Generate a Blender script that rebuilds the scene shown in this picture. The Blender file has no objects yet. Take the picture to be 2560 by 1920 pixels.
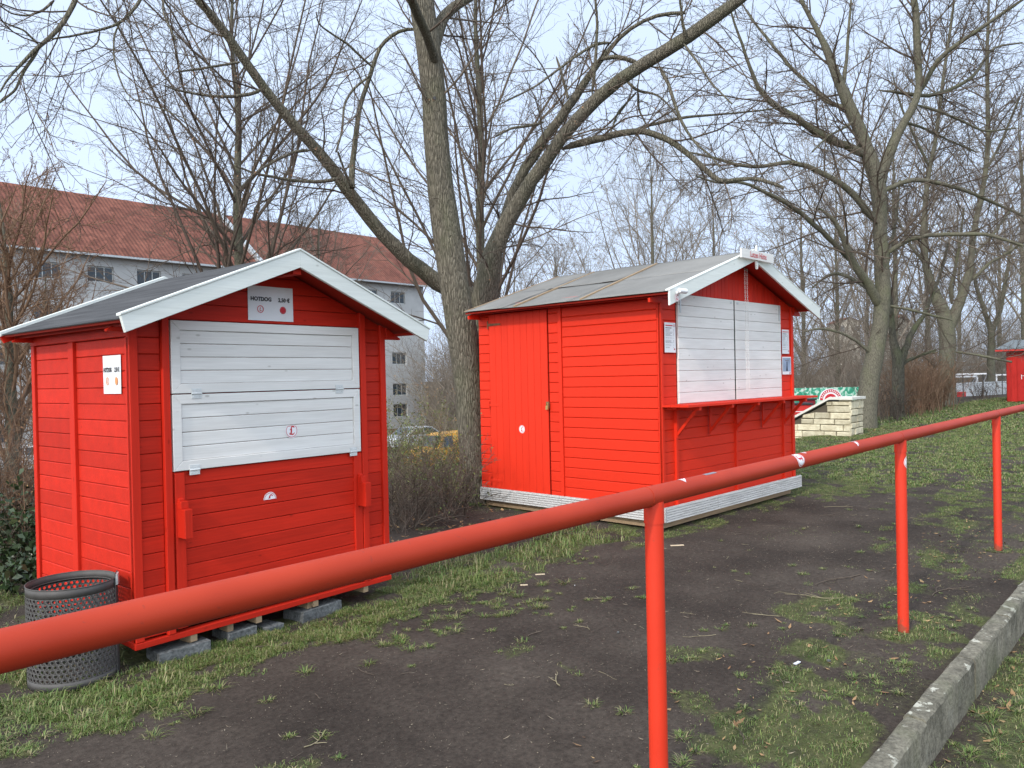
import bpy, bmesh, math, random
import numpy as np
from mathutils import Vector, Matrix
R=math.radians
SC=bpy.context.scene
# ---------------------------------------------------------------- camera
F,PITCH,ROLL,YAW,H=1971.5,-.009,-.0211,.7277,1.65
fw=np.array([math.cos(YAW)*math.cos(PITCH),math.sin(YAW)*math.cos(PITCH),math.sin(PITCH)])
_r=np.array([math.sin(YAW),-math.cos(YAW),0.]); _u=np.cross(_r,fw)
_c,_s=math.cos(ROLL),math.sin(ROLL); rt=_c*_r+_s*_u; up=-_s*_r+_c*_u
CAM=np.array([0,0,H])
def ray(x,y): return fw+rt*(x-1280)/F-up*(y-960)/F
def at(x,y,D): return CAM+ray(x,y)*D
cd=bpy.data.cameras.new("camera"); cam=bpy.data.objects.new("camera",cd); SC.collection.objects.link(cam)
cd.sensor_width=36; cd.lens=F/2560*36; cd.clip_start=.05; cd.clip_end=3000
cam.matrix_world=Matrix(((rt[0],up[0],-fw[0],0),(rt[1],up[1],-fw[1],0),(rt[2],up[2],-fw[2],H),(0,0,0,1)))
SC.camera=cam
# ---------------------------------------------------------------- sky, sun, exposure
GLOW=2.55     # hazy sky: brighter round the sun
SUN_AZ,SUN_EL=10.0,36.0      # direction the light travels (from +X towards +Y), elevation
w=bpy.data.worlds.new("World"); SC.world=w; w.use_nodes=True
nt=w.node_tree; bg=nt.nodes["Background"]; sky=nt.nodes.new("ShaderNodeTexSky")
sky.sky_type='NISHITA'; sky.sun_disc=False; sky.sun_elevation=R(SUN_EL); sky.sun_rotation=R(270-SUN_AZ)
sky.altitude=50; sky.air_density=1.0; sky.dust_density=3.0; sky.ozone_density=1.5
# thin high veil over the sky
tc=nt.nodes.new("ShaderNodeTexCoord"); no=nt.nodes.new("ShaderNodeTexNoise"); no.inputs['Scale'].default_value=1.6; no.inputs['Detail'].default_value=5
mp=nt.nodes.new("ShaderNodeMapping"); mp.inputs['Scale'].default_value=(1,1,2.5)
nt.links.new(tc.outputs['Generated'],mp.inputs['Vector']); nt.links.new(mp.outputs[0],no.inputs['Vector'])
rm=nt.nodes.new("ShaderNodeMapRange"); rm.inputs[1].default_value=.3; rm.inputs[2].default_value=.75; rm.inputs[3].default_value=.82; rm.inputs[4].default_value=.95
nt.links.new(no.outputs['Fac'],rm.inputs[0])
mx=nt.nodes.new("ShaderNodeMix"); mx.data_type='RGBA'; mx.inputs[7].default_value=(9.5,11.4,14.5,1)
nt.links.new(rm.outputs[0],mx.inputs[0]); nt.links.new(sky.outputs[0],mx.inputs[6]); 
dp=nt.nodes.new("ShaderNodeVectorMath"); dp.operation='DOT_PRODUCT'; a0,e0=R(SUN_AZ),R(SUN_EL); dp.inputs[1].default_value=(-math.cos(a0)*math.cos(e0),-math.sin(a0)*math.cos(e0),math.sin(e0))
nt.links.new(tc.outputs['Generated'],dp.inputs[0])
gl=nt.nodes.new("ShaderNodeMapRange"); gl.interpolation_type='SMOOTHSTEP'; gl.inputs[1].default_value=-.15; gl.inputs[2].default_value=.95; gl.inputs[3].default_value=1.0; gl.inputs[4].default_value=GLOW
nt.links.new(dp.outputs['Value'],gl.inputs[0])
sc_=nt.nodes.new("ShaderNodeVectorMath"); sc_.operation='SCALE'; nt.links.new(mx.outputs[2],sc_.inputs[0]); nt.links.new(gl.outputs[0],sc_.inputs['Scale'])
wm=nt.nodes.new("ShaderNodeMix"); wm.data_type='RGBA'; wm.inputs[6].default_value=(1,1,1,1); wm.inputs[7].default_value=(1.06,.98,.84,1)
wf=nt.nodes.new("ShaderNodeMapRange"); wf.inputs[1].default_value=-.15; wf.inputs[2].default_value=.6; nt.links.new(dp.outputs['Value'],wf.inputs[0]); nt.links.new(wf.outputs[0],wm.inputs[0])
ml=nt.nodes.new("ShaderNodeVectorMath"); ml.operation='MULTIPLY'; nt.links.new(sc_.outputs[0],ml.inputs[0]); nt.links.new(wm.outputs[2],ml.inputs[1])
nt.links.new(ml.outputs[0],bg.inputs[0])
bg.inputs[1].default_value=.10
sd=bpy.data.lights.new("sun",'SUN'); sd.energy=2.35; sd.angle=R(2.2); sd.color=(1,.93,.84)
so=bpy.data.objects.new("sun",sd); SC.collection.objects.link(so)
a,e=R(SUN_AZ),R(SUN_EL)
so.rotation_euler=Vector((math.cos(a)*math.cos(e),math.sin(a)*math.cos(e),-math.sin(e))).to_track_quat('-Z','Y').to_euler()
SC.view_settings.view_transform='Standard'; SC.view_settings.look='None'; SC.view_settings.exposure=-.10; SC.view_settings.gamma=1
SC.view_settings.use_curve_mapping=False
# ---------------------------------------------------------------- helpers
COL=SC.collection
def tag(o,label=None,cat=None,group=None,kind=None):
    for k,v in (('label',label),('category',cat),('group',group),('kind',kind)):
        if v: o[k]=v
    return o
def empty(name,loc,rz=0,**k):
    o=bpy.data.objects.new(name,None); COL.objects.link(o); o.location=loc; o.rotation_euler=(0,0,rz); o.empty_display_size=.2
    return tag(o,**k)
def link(name,me,mat,parent=None,**k):
    o=bpy.data.objects.new(name,me); COL.objects.link(o)
    if mat is not None:
        for m in (mat if isinstance(mat,(list,tuple)) else [mat]): me.materials.append(m)
    o.parent=parent
    return tag(o,**k)
def copy_tree(o,parent=None):
    c=o.copy(); COL.objects.link(c); c.parent=parent
    for ch in list(o.children): copy_tree(ch,c)
    return c
class NT:
    def __init__(s,name,rough=.6,spec=.3,metal=0):
        s.m=bpy.data.materials.new(name); s.m.use_nodes=True; s.t=s.m.node_tree; s.b=s.t.nodes["Principled BSDF"]
        s.b.inputs['Roughness'].default_value=rough; s.b.inputs['Specular IOR Level'].default_value=spec; s.b.inputs['Metallic'].default_value=metal
    def n(s,ty,**k):
        x=s.t.nodes.new("ShaderNode"+ty)
        for a,v in k.items():
            if a in x.bl_rna.properties.keys(): setattr(x,a,v)
            else: x.inputs[a.replace('_',' ')].default_value=v
        return x
    def l(s,a,b): s.t.links.new(a,b)
    def coord(s,scale=(1,1,1),out='Object'):
        c=s.n('TexCoord'); m=s.n('Mapping'); m.inputs['Scale'].default_value=scale; s.l(c.outputs[out],m.inputs[0]); return m.outputs[0]
    def noise(s,vec,scale=5,detail=4,rough=.55,dist=0):
        x=s.n('TexNoise'); x.inputs['Scale'].default_value=scale; x.inputs['Detail'].default_value=detail; x.inputs['Roughness'].default_value=rough; x.inputs['Distortion'].default_value=dist
        s.l(vec,x.inputs['Vector']); return x.outputs['Fac']
    def ramp(s,fac,stops):
        x=s.n('ValToRGB'); r=x.color_ramp
        while len(r.elements)<len(stops): r.elements.new(.5)
        for e,(p,c) in zip(r.elements,stops): e.position=p; e.color=(*c,1) if len(c)==3 else c
        s.l(fac,x.inputs[0]); return x.outputs[0]
    def mix(s,f,a,b,mode='MIX'):
        x=s.n('Mix'); x.data_type='RGBA'; x.blend_type=mode
        for v,i in ((f,0),(a,6),(b,7)):
            if hasattr(v,'links'): s.l(v,x.inputs[i])
            elif isinstance(v,(int,float)): x.inputs[i].default_value=v
            else: x.inputs[i].default_value=(*v,1)
        return x.outputs[2]
    def rnd(s): return s.n('NewGeometry').outputs['Random Per Island']
    def orand(s): return s.n('ObjectInfo').outputs['Random']
    def color(s,c):
        if hasattr(c,'links'): s.l(c,s.b.inputs['Base Color'])
        else: s.b.inputs['Base Color'].default_value=(*c,1)
        return s
    def bump(s,h,strength=.3,dist=.01):
        x=s.n('Bump'); x.inputs['Strength'].default_value=strength; x.inputs['Distance'].default_value=dist; s.l(h,x.inputs['Height']); s.l(x.outputs[0],s.b.inputs['Normal']); return s
def g3(v): return (v,v,v)
def wood(name,c,grain='x',dirty=.12,knots=True,rough=.55,vary=.16,dark=None):
    s=NT(name,rough,.18)
    sc={'x':(1.2,30,30),'z':(30,30,1.2)}[grain]; kc={'x':(5,11,11),'z':(11,11,5)}[grain]
    v=s.coord(sc); g=s.noise(v,3,5,.6); g2=s.noise(s.coord({'x':(.8,6,6),'z':(6,6,.8)}[grain]),2,3)
    c=np.array(c); dk=np.array(dark) if dark else c*.62
    col=s.ramp(g,[(.25,tuple(c*(1-dirty))),(.7,tuple(c*1.06))])
    col=s.mix(s.ramp(g2,[(.35,g3(.35*min(1,dirty*6))),(.65,g3(0))]),col,tuple(dk*1.0))
    r=s.ramp(s.rnd(),[(0,g3(1-vary)),(1,g3(1+vary*.3))]); col=s.mix(1.0,col,r,'MULTIPLY')
    if knots:
        vo=s.n('TexVoronoi'); vo.inputs['Scale'].default_value=1.0; vo.inputs['Randomness'].default_value=1
        s.l(s.coord(kc),vo.inputs['Vector'])
        col=s.mix(s.ramp(vo.outputs['Distance'],[(.05,g3(.5)),(.10,g3(0))]),col,tuple(dk*.6))
    s.color(col); s.bump(g,.22,.004); return s.m
RED=(.59,.024,.010)
M={}
M['red']=wood('red_painted_wood',RED,dirty=.2,vary=.2); M['redv']=wood('red_painted_wood_vertical',RED,'z')
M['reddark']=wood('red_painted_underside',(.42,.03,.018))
M['red2']=wood('red_hut_paint_bright',(.68,.031,.011),dirty=.05,vary=.07,knots=False); M['red2v']=wood('red_door_paint',(.68,.031,.011),'z',dirty=.05,vary=.05,knots=False)
M['white']=wood('white_painted_wood',(.745,.735,.725),dirty=.1,vary=.05,dark=(.5,.46,.42)); M['whitebarge']=wood('white_barge_paint',(.70,.73,.71),dirty=.1,vary=.04,dark=(.48,.5,.46))
M['bare']=wood('bare_timber',(.38,.27,.17),dirty=.3)
def rail_mat():
    s=NT('rail_enamel',.55,.2); v=s.coord((1,1,1)); n=s.noise(v,3,4); n2=s.noise(v,60,3)
    c=s.ramp(n,[(.3,(.34,.030,.012)),(.7,(.41,.040,.016))])
    c=s.mix(s.ramp(n2,[(.66,g3(0)),(.73,g3(.6))]),c,(.24,.035,.022)); s.color(c); s.bump(n2,.06,.002); return s.m
M['rail']=rail_mat()
def post_mat():
    s=NT('post_enamel',.42,.45); v=s.coord((1,1,1)); n=s.noise(v,4,4); sx=s.n('SeparateXYZ'); s.l(v,sx.inputs[0])
    c=s.ramp(n,[(.3,(.58,.032,.012)),(.7,(.65,.039,.015))])
    n2=s.noise(v,25,5,.7); ad=s.n('Math',operation='ADD'); mr=s.n('MapRange'); mr.inputs[1].default_value=0; mr.inputs[2].default_value=.13; mr.inputs[3].default_value=.38; mr.inputs[4].default_value=0
    s.l(sx.outputs[2],mr.inputs[0]); s.l(mr.outputs[0],ad.inputs[0]); s.l(n2,ad.inputs[1])
    c=s.mix(s.ramp(ad.outputs[0],[(.62,g3(0)),(.82,g3(.8))]),c,(.2,.06,.035)); s.color(c); return s.m
M['post']=post_mat()
def felt(name,c1,c2,sc=(6,30,6)):
    s=NT(name,.9,.15); g=s.noise(s.coord((200,200,200)),1,3,.7); p=s.noise(s.coord(sc),1.1,5,.65)
    c=s.mix(.35,s.ramp(p,[(.3,c1),(.7,c2)]),s.ramp(g,[(.3,g3(.6)),(.7,g3(1.35))]),'MULTIPLY'); s.color(c); s.bump(g,.4,.003); return s.m
M['felt1']=felt('dark_roofing_felt',(.035,.035,.038),(.085,.085,.09),(18,1.2,3)); M['felt2']=felt('pale_roofing_felt',(.15,.147,.142),(.235,.23,.222),(.8,.8,.8))
def flat(name,c,rough=.5,spec=.4,metal=0,vary=.1,sc=20):
    s=NT(name,rough,spec,metal); n=s.noise(s.coord((1,1,1)),sc,4); c=np.array(c); s.color(s.ramp(n,[(.3,tuple(c*(1-vary))),(.7,tuple(c*(1+vary*.5)))])); return s.m
M['zinc']=flat('galvanised_steel',(.55,.57,.58),.42,.5,.6); M['hingew']=flat('white_painted_hinge',(.62,.64,.65),.45,.4); M['rust']=flat('rusty_steel',(.22,.11,.06),.7,.3,.3,.4)
M['brass']=flat('brass',(.62,.42,.16),.35,.5,.8); M['paper']=flat('poster_paper',(.74,.75,.79),.6,.3,0,.03,3); M['ink']=flat('black_ink',(.03,.03,.035),.6)
M['inkgrey']=flat('grey_print',(.2,.2,.24),.6); M['inkred']=flat('red_ink',(.55,.02,.035),.5); M['inkorange']=flat('orange_print',(.75,.28,.1),.5)
M['stickw']=flat('white_sticker_vinyl',(.78,.78,.82),.4,.5,0,.04,8); M['bin']=flat('dark_bin_steel',(.08,.075,.073),.6,.3,.1,.15); M['deck']=None
def deckm():
    s=NT('weathered_decking',.7,.25); v=s.coord((3,30,30)); n=s.noise(v,1.5,5,.65)
    c=s.ramp(n,[(.3,(.40,.39,.385)),(.65,(.62,.61,.6))]); s.color(c); s.bump(n,.2,.003); return s.m
M['deck']=deckm()
def concrete(name,c,lichen=0,sc=1):
    s=NT(name,.9,.2); v=s.coord((sc,sc,sc)); n=s.noise(v,6,8,.7); n2=s.noise(v,45,4,.7); n3=s.noise(v,9,5,.6,.3)
    c=np.array(c); col=s.ramp(n,[(.3,tuple(c*.45)),(.5,tuple(c)),(.72,tuple(c*1.5))]); col=s.mix(.85,col,s.ramp(n2,[(.3,g3(.45)),(.7,g3(1.5))]),'MULTIPLY')
    if lichen:
        ge=s.n('NewGeometry'); sx=s.n('SeparateXYZ'); s.l(ge.outputs['Normal'],sx.inputs[0]); ml=s.n('Math',operation='MULTIPLY'); s.l(s.ramp(n3,[(.585,g3(0)),(.61,g3(.8))]),ml.inputs[0]); s.l(s.ramp(sx.outputs[2],[(.5,g3(.12)),(.8,g3(1))]),ml.inputs[1]); col=s.mix(ml.outputs[0],col,(.50,.49,.42)); n4=s.noise(v,3,5); col=s.mix(s.ramp(n4,[(.5,g3(0)),(.7,g3(.55))]),col,(.05,.06,.025))
    s.color(col); s.bump(n2,.7,.012); return s.m
M['kerb']=concrete('weathered_concrete_kerb',(.165,.152,.12),1); M['slab']=concrete('grey_slab',(.115,.12,.122))
def bark(name,c1,c2,sc=1,ridge=True,moss=.25,bump=.9,isl=False):
    s=NT(name,.9,.15); v=s.coord((34*sc,34*sc,5*sc)); n=s.noise(v,1.6,6,.62,.8); n2=s.noise(s.coord((1,1,.6)),2.2*sc,4)
    vo=s.n('TexVoronoi',feature='DISTANCE_TO_EDGE'); vo.inputs['Scale'].default_value=1.6
    add=s.n('Mix'); add.data_type='RGBA'; add.inputs[0].default_value=.18; s.l(v,add.inputs[6]); 
    nn=s.n('TexNoise'); nn.inputs['Scale'].default_value=1.5; s.l(v,nn.inputs['Vector']); s.l(nn.outputs['Color'],add.inputs[7]); s.l(add.outputs[2],vo.inputs['Vector'])
    rd=s.ramp(vo.outputs['Distance'],[(0,g3(0)),(.22,g3(1))])
    col=s.ramp(n,[(.28,c1),(.68,c2)])
    if ridge: col=s.mix(.8,col,s.ramp(vo.outputs['Distance'],[(0,g3(.4)),(.15,g3(1.08))]),'MULTIPLY')
    col=s.mix(s.ramp(n2,[(.48,g3(0)),(.7,g3(moss))]),col,(.13,.15,.07))
    s.color(col); h=s.mix(.5,rd,n) if ridge else n; s.bump(h,bump,.03); return s.m
M['bark']=bark('ridged_grey_bark',(.085,.074,.058),(.225,.20,.155)); M['barkf']=bark('grey_green_bark',(.085,.078,.06),(.185,.172,.132),1.1,True,.3,.4)
M['barkt']=bark('dark_mossy_bark',(.055,.05,.042),(.15,.14,.11),.8,True,.6)
def twigm(name,c1,c2):
    s=NT(name,.85,.15); s.color(s.ramp(s.rnd(),[(0,c1),(1,c2)])); return s.m
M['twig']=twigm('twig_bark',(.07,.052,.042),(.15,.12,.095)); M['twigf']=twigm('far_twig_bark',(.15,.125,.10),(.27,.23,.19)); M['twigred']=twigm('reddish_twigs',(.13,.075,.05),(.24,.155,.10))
M['twiglight']=twigm('pale_dry_stems',(.16,.135,.085),(.30,.26,.17))
def leafm(name,cs,tr=.0,rough=.5):
    s=NT(name,rough,.35); s.color(s.ramp(s.rnd(),[(i/(len(cs)-1),c) for i,c in enumerate(cs)])); return s.m
M['leafy']=leafm('small_spring_leaves',[(.06,.09,.022),(.12,.155,.035),(.17,.19,.06)]); M['leafdark']=leafm('dark_evergreen_leaves',[(.018,.035,.014),(.035,.06,.025),(.06,.085,.035)],rough=.3)
M['leafbrown']=leafm('dead_leaves',[(.14,.07,.035),(.27,.16,.08),(.36,.24,.12)],rough=.8)
M['grass']=leafm('grass_blades',[(.045,.09,.018),(.075,.135,.026),(.11,.17,.036),(.15,.19,.05),(.19,.18,.08),(.34,.28,.16)],rough=.55)
M['litter']=leafm('dry_litter',[(.03,.025,.022),(.07,.058,.05),(.11,.09,.07),(.15,.12,.09),(.32,.27,.2)],rough=.8)
M['keys']=leafm('dry_seed_bracts',[(.2,.09,.05),(.35,.2,.11)],rough=.8)
# ---------------------------------------------------------------- mesh builders
def npmesh(name,V,Fc,smooth=False):
    """V (n,3); Fc (m,k) equal polygons"""
    me=bpy.data.meshes.new(name); V=np.asarray(V,dtype=np.float32); Fc=np.asarray(Fc,dtype=np.int32)
    me.vertices.add(len(V)); me.vertices.foreach_set('co',V.ravel()); k=Fc.shape[1]
    me.loops.add(Fc.size); me.loops.foreach_set('vertex_index',Fc.ravel()); me.polygons.add(len(Fc))
    me.polygons.foreach_set('loop_start',np.arange(0,Fc.size,k,dtype=np.int32)); me.polygons.foreach_set('loop_total',np.full(len(Fc),k,dtype=np.int32))
    me.update(calc_edges=True)
    if smooth: me.polygons.foreach_set('use_smooth',np.ones(len(Fc),dtype=bool))
    return me
class MB:
    def __init__(s): s.v=[]; s.f=[]; s.mi=[]
    def add(s,vs,fs,mi=0):
        o=len(s.v); s.v+= [tuple(map(float,p)) for p in vs]; s.f+=[tuple(i+o for i in f) for f in fs]; s.mi+=[mi]*len(fs); return s
    def box(s,a,b,mi=0):
        x0,y0,z0=a; x1,y1,z1=b
        return s.add([(x0,y0,z0),(x1,y0,z0),(x1,y1,z0),(x0,y1,z0),(x0,y0,z1),(x1,y0,z1),(x1,y1,z1),(x0,y1,z1)],[(0,3,2,1),(4,5,6,7),(0,1,5,4),(1,2,6,5),(2,3,7,6),(3,0,4,7)],mi)
    def plank(s,O,U,V,N,poly,t,c=.004,mi=0):
        """convex polygon poly in (U,V) at O, thickness t along N, chamfer c on the front edges"""
        O,U,V,N=map(np.array,(O,U,V,N)); P=np.array(poly,float)
        area=sum(P[i][0]*P[(i+1)%len(P)][1]-P[(i+1)%len(P)][0]*P[i][1] for i in range(len(P)))
        if area<0: P=P[::-1]
        n=len(P); ins=[]
        for i in range(n):
            p0,p1,p2=P[i-1],P[i],P[(i+1)%n]; d1=(p1-p0)/np.linalg.norm(p1-p0); d2=(p2-p1)/np.linalg.norm(p2-p1)
            n1=np.array([-d1[1],d1[0]]); n2=np.array([-d2[1],d2[0]]); m=n1+n2; m/=max(np.dot(m,n1),.3); ins.append(p1+m*c)
        q=lambda p,h:O+U*p[0]+V*p[1]+N*h
        vs=[q(p,0) for p in P]+[q(p,t-c) for p in P]+[q(p,t) for p in ins]
        fl=np.dot(np.cross(U,V),N)<0
        fs=[tuple(range(n))[::-1],tuple(range(2*n,3*n))]
        for k in (0,1):
            for i in range(n): j=(i+1)%n; fs.append((k*n+i,k*n+j,(k+1)*n+j,(k+1)*n+i))
        if fl: fs=[f[::-1] for f in fs]
        return s.add(vs,fs,mi)
    def bar(s,a,b,w,h,upv=(0,0,1),mi=0):
        a,b=np.array(a,float),np.array(b,float); d=b-a; L=np.linalg.norm(d); d/=L; sd=np.cross(d,upv); sd/=np.linalg.norm(sd); u=np.cross(sd,d)
        vs=[a+sd*x+u*y for x,y in ((-w/2,-h/2),(w/2,-h/2),(w/2,h/2),(-w/2,h/2))]; vs+=[v+d*L for v in vs]
        return s.add(vs,[(0,1,2,3),(7,6,5,4),(0,4,5,1),(1,5,6,2),(2,6,7,3),(3,7,4,0)],mi)
    def tube(s,pts,rs,n=12,cap=True,mi=0,closed=False):
        pts=[np.array(p,float) for p in pts]; N=len(pts); o=[]; ref=None
        if not hasattr(rs,'__len__'): rs=[rs]*N
        for i,p in enumerate(pts):
            if closed: d=pts[(i+1)%N]-pts[i-1]
            else: d=pts[min(i+1,N-1)]-pts[max(i-1,0)]
            d/=np.linalg.norm(d)
            if ref is None: ref=np.cross(d,(0,0,1) if abs(d[2])<.9 else (1,0,0))
            a=ref-d*np.dot(ref,d); a/=np.linalg.norm(a); ref=a; b=np.cross(d,a)
            o+=[p+rs[i]*(a*math.cos(2*math.pi*k/n)+b*math.sin(2*math.pi*k/n)) for k in range(n)]
        fs=[]
        for i in range(N if closed else N-1):
            j=(i+1)%N
            for k in range(n): k2=(k+1)%n; fs.append((i*n+k,i*n+k2,j*n+k2,j*n+k))
        if cap and not closed: fs+=[tuple(range(n))[::-1],tuple((N-1)*n+k for k in range(n))]
        return s.add(o,fs,mi)
    def build(s,name,mat,parent=None,smooth=False,bevel=0,**k):
        me=bpy.data.meshes.new(name); me.from_pydata(s.v,[],s.f); me.update()
        if isinstance(mat,(list,tuple)): me.polygons.foreach_set('material_index',s.mi)
        if smooth:
            me.polygons.foreach_set('use_smooth',[True]*len(s.f)); me.set_sharp_from_angle(angle=R(38))
        o=link(name,me,mat,parent,**k)
        if bevel:
            b=o.modifiers.new('b','BEVEL'); b.width=bevel; b.segments=2; b.limit_method='ANGLE'
        return o
# --- 2D print pieces mapped onto a plane or a pipe
def strokes(mb,lines,wd,mapf,mi=0,dz=0):
    for ln in lines:
        n=len(ln); L=[];Rr=[]
        for i,p in enumerate(ln):
            a=np.array(ln[max(i-1,0)],float); b=np.array(ln[min(i+1,n-1)],float); d=(b-a)/np.linalg.norm(b-a); nn=np.array([-d[1],d[0]])
            ww=wd if not hasattr(wd,'__len__') else wd[i]
            p=np.array(p,float); L.append(mapf(*(p+nn*ww/2),dz)); Rr.append(mapf(*(p-nn*ww/2),dz))
        mb.add(L+Rr,[(i,n+i,n+i+1,i+1) for i in range(n-1)],mi)
def crest(name,mapf,r,parent,label,half=None,shield=False):
    """white sticker with red ring and a curly red capital L. half: keep only v in given (lo,hi) of unit disc"""
    mb=MB(); NR=8; NA=32; vs=[mapf(0,0,.0008)]; lo,hi=half if half else (-9,9)
    def pt(rr,a):
        u=rr*math.cos(a); v=rr*math.sin(a)
        if shield: v=v*1.0 if v<.62 else .62+(v-.62)*.15
        return u*r,min(max(v,lo),hi)*r
    for i in range(1,NR+1):
        for k in range(NA): vs.append(mapf(*pt(i/NR,2*math.pi*k/NA),.0008))
    fs=[(0,1+k,1+(k+1)%NA) for k in range(NA)]
    for i in range(NR-1):
        for k in range(NA): k2=(k+1)%NA; fs.append((1+i*NA+k,1+(i+1)*NA+k,1+(i+1)*NA+k2,1+i*NA+k2))
    mb.add(vs,fs,0)
    clampf=lambda p:(p[0],min(max(p[1],lo*r),hi*r))
    ring=[clampf(pt(.86,2*math.pi*k/40)) for k in range(41)]
    strokes(mb,[ring],.07*r,mapf,1,.0018)
    Lc=[(.42,.40),(.30,.56),(.08,.58),(-.06,.40),(-.04,.10),(-.06,-.2),(-.18,-.42)]; Lb=[(-.36,-.28),(-.30,-.46),(-.10,-.44),(.14,-.50),(.36,-.44),(.44,-.22)]; Ld=[(-.30,.12),(-.12,.22),(.02,.2)]
    q=lambda l:[(x*r,y*r) for x,y in l if lo<=y<=hi]
    for ln,ww in ((Lc,[.12,.16,.18,.2,.22,.22,.16]),(Lb,[.06,.16,.2,.2,.14,.05]),(Ld,[.05,.12,.1])):
        l2=q(ln)
        if len(l2)>1: strokes(mb,[l2],[x*r for x in ww[:len(l2)]],mapf,1,.0018)
    return mb.build(name,[M['stickw'],M['inkred']],parent,label=label)
def plane_map(O,U,V,N):
    O,U,V,N=map(lambda q:np.array(q,float),(O,U,V,N)); return lambda u,v,h:O+U*u+V*v+N*h
def text_mesh(txt,size,mb,mapf,mi,dz=.002,align='CENTER',sx=1.0,bold=.0):
    c=bpy.data.curves.new('t','FONT'); c.body=txt; c.size=size; c.align_x=align; c.align_y='CENTER'; c.resolution_u=3; c.offset=bold
    o=bpy.data.objects.new('t',c); COL.objects.link(o); dg=bpy.context.evaluated_depsgraph_get(); me=o.evaluated_get(dg).to_mesh()
    mb.add([mapf(v.co.x*sx,v.co.y,dz) for v in me.vertices],[tuple(p.vertices) for p in me.polygons],mi)
    o.evaluated_get(dg).to_mesh_clear(); bpy.data.objects.remove(o); bpy.data.curves.remove(c)
# ---------------------------------------------------------------- noise + terrain
def vnoise(x,y,seed=0):
    xi=np.floor(x).astype(np.int64); yi=np.floor(y).astype(np.int64); xf=x-xi; yf=y-yi; xf=xf*xf*(3-2*xf); yf=yf*yf*(3-2*yf)
    def h(a,b):
        n=(a*374761393+b*668265263+seed*974711)&0x7fffffff; n=((n^(n>>13))*1274126177)&0x7fffffff; return ((n^(n>>16))&0xffff)/65535.
    return (h(xi,yi)*(1-xf)+h(xi+1,yi)*xf)*(1-yf)+(h(xi,yi+1)*(1-xf)+h(xi+1,yi+1)*xf)*yf
def fbm(x,y,sc,oc=4,seed=0):
    t=0;a=1;s=0
    for i in range(oc): t=t+a*vnoise(x*sc*2**i+17*i,y*sc*2**i+31*i,seed+i); s+=a; a*=.55
    return t/s
def sstep(x,a,b):
    t=np.clip((x-a)/(b-a),0,1); return t*t*(3-2*t)
def hgt(X,Y):
    X=np.asarray(X,float);Y=np.asarray(Y,float)
    Ye=7.9-.9*sstep(X,9,13)+.9*sstep(X,21,23)+np.clip(X-23,0,40)*.13
    z=-3.0*sstep(Y,Ye,Ye+9)
    z=z+(fbm(X,Y,1.3,3,5)-.5)*.035*sstep(Y,1.12,1.5)+(fbm(X,Y,6,3,15)-.5)*.022*sstep(Y,1.12,1.3)
    z=np.where(Y<1.065,-.2+(fbm(X,Y,2,3,9)-.5)*.03,z)
    return z
def gmask(X,Y):
    """grass cover 0..1"""
    n=fbm(X,Y,.9,4,3); n2=fbm(X*.5,Y*1.3,2.2,3,11)
    yA=4.02+.11*np.clip(X-1.2,0,3.3)-.45*sstep(X,6,7.2); yA=yA-1.0*sstep(X,10.2,11.5)
    a=sstep(Y+(n-.5)*.9,yA-.05,yA+.28)
    a=a*np.where((Y>5.1)&(X>3.7)&(X<7.2),.15+.5*sstep(n,.5,.65),1)*np.where((Y>5.2)&(X<7.2),np.where(X<2,1,.5),1)
    k=(1-sstep(Y+(n-.5)*1.3,1.75,2.15))*(.35+.65*sstep(n2,.42,.55))
    k=k*np.where(X<3.2,.8,1); far=sstep(X,11,15)*(.35+.65*sstep(fbm(X*.35,Y*1.6,1,3,21),.38,.5))
    mid=sstep(X,6.2,11)*sstep(fbm(X*.7,Y*1.8,1.5,3,8),.50,.58)*.8
    p=sstep(fbm(X,Y,1.7,3,77),.66,.72)*.5
    hf=sstep(fbm(X,Y,6,3,55),.36,.56); g=np.maximum.reduce([a,k,far,mid,p])*(.18+.82*hf)
    g=np.where(Y<1.0,.35+.6*sstep(n2,.4,.55),g)
    g=g*(1-.85*sstep(Y,7.0+.25*sstep(X,12,20)*4,8.2+.25*sstep(X,12,20)*4))
    return np.clip(g,0,1)
def axis(a,b,st,lo,hi,gr=1.22):
    v=list(np.arange(a,b,st)); s=st; x=b
    while x<hi: v.append(x); s*=gr; x+=s
    v.append(hi); s=st; x=a-st
    while x>lo: v.insert(0,x); s*=gr; x-=s
    v.insert(0,lo); return np.array(v)
xs=axis(-1.5,13,.055,-900,900,1.09); ys=axis(.3,8.6,.055,-900,900,1.12); ys=np.sort(np.concatenate([ys,[1.060,1.068]]))
GX,GY=np.meshgrid(xs,ys,indexing='ij'); GZ=hgt(GX,GY); nx,ny=GX.shape
idx=np.arange(nx*ny).reshape(nx,ny); fc=np.stack([idx[:-1,:-1],idx[1:,:-1],idx[1:,1:],idx[:-1,1:]],-1).reshape(-1,4)
gme=npmesh('ground',np.stack([GX,GY,GZ],-1).reshape(-1,3),fc,True)
at_=gme.attributes.new('grass','FLOAT','POINT'); at_.data.foreach_set('value',gmask(GX,GY).ravel().astype(np.float32))
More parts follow.
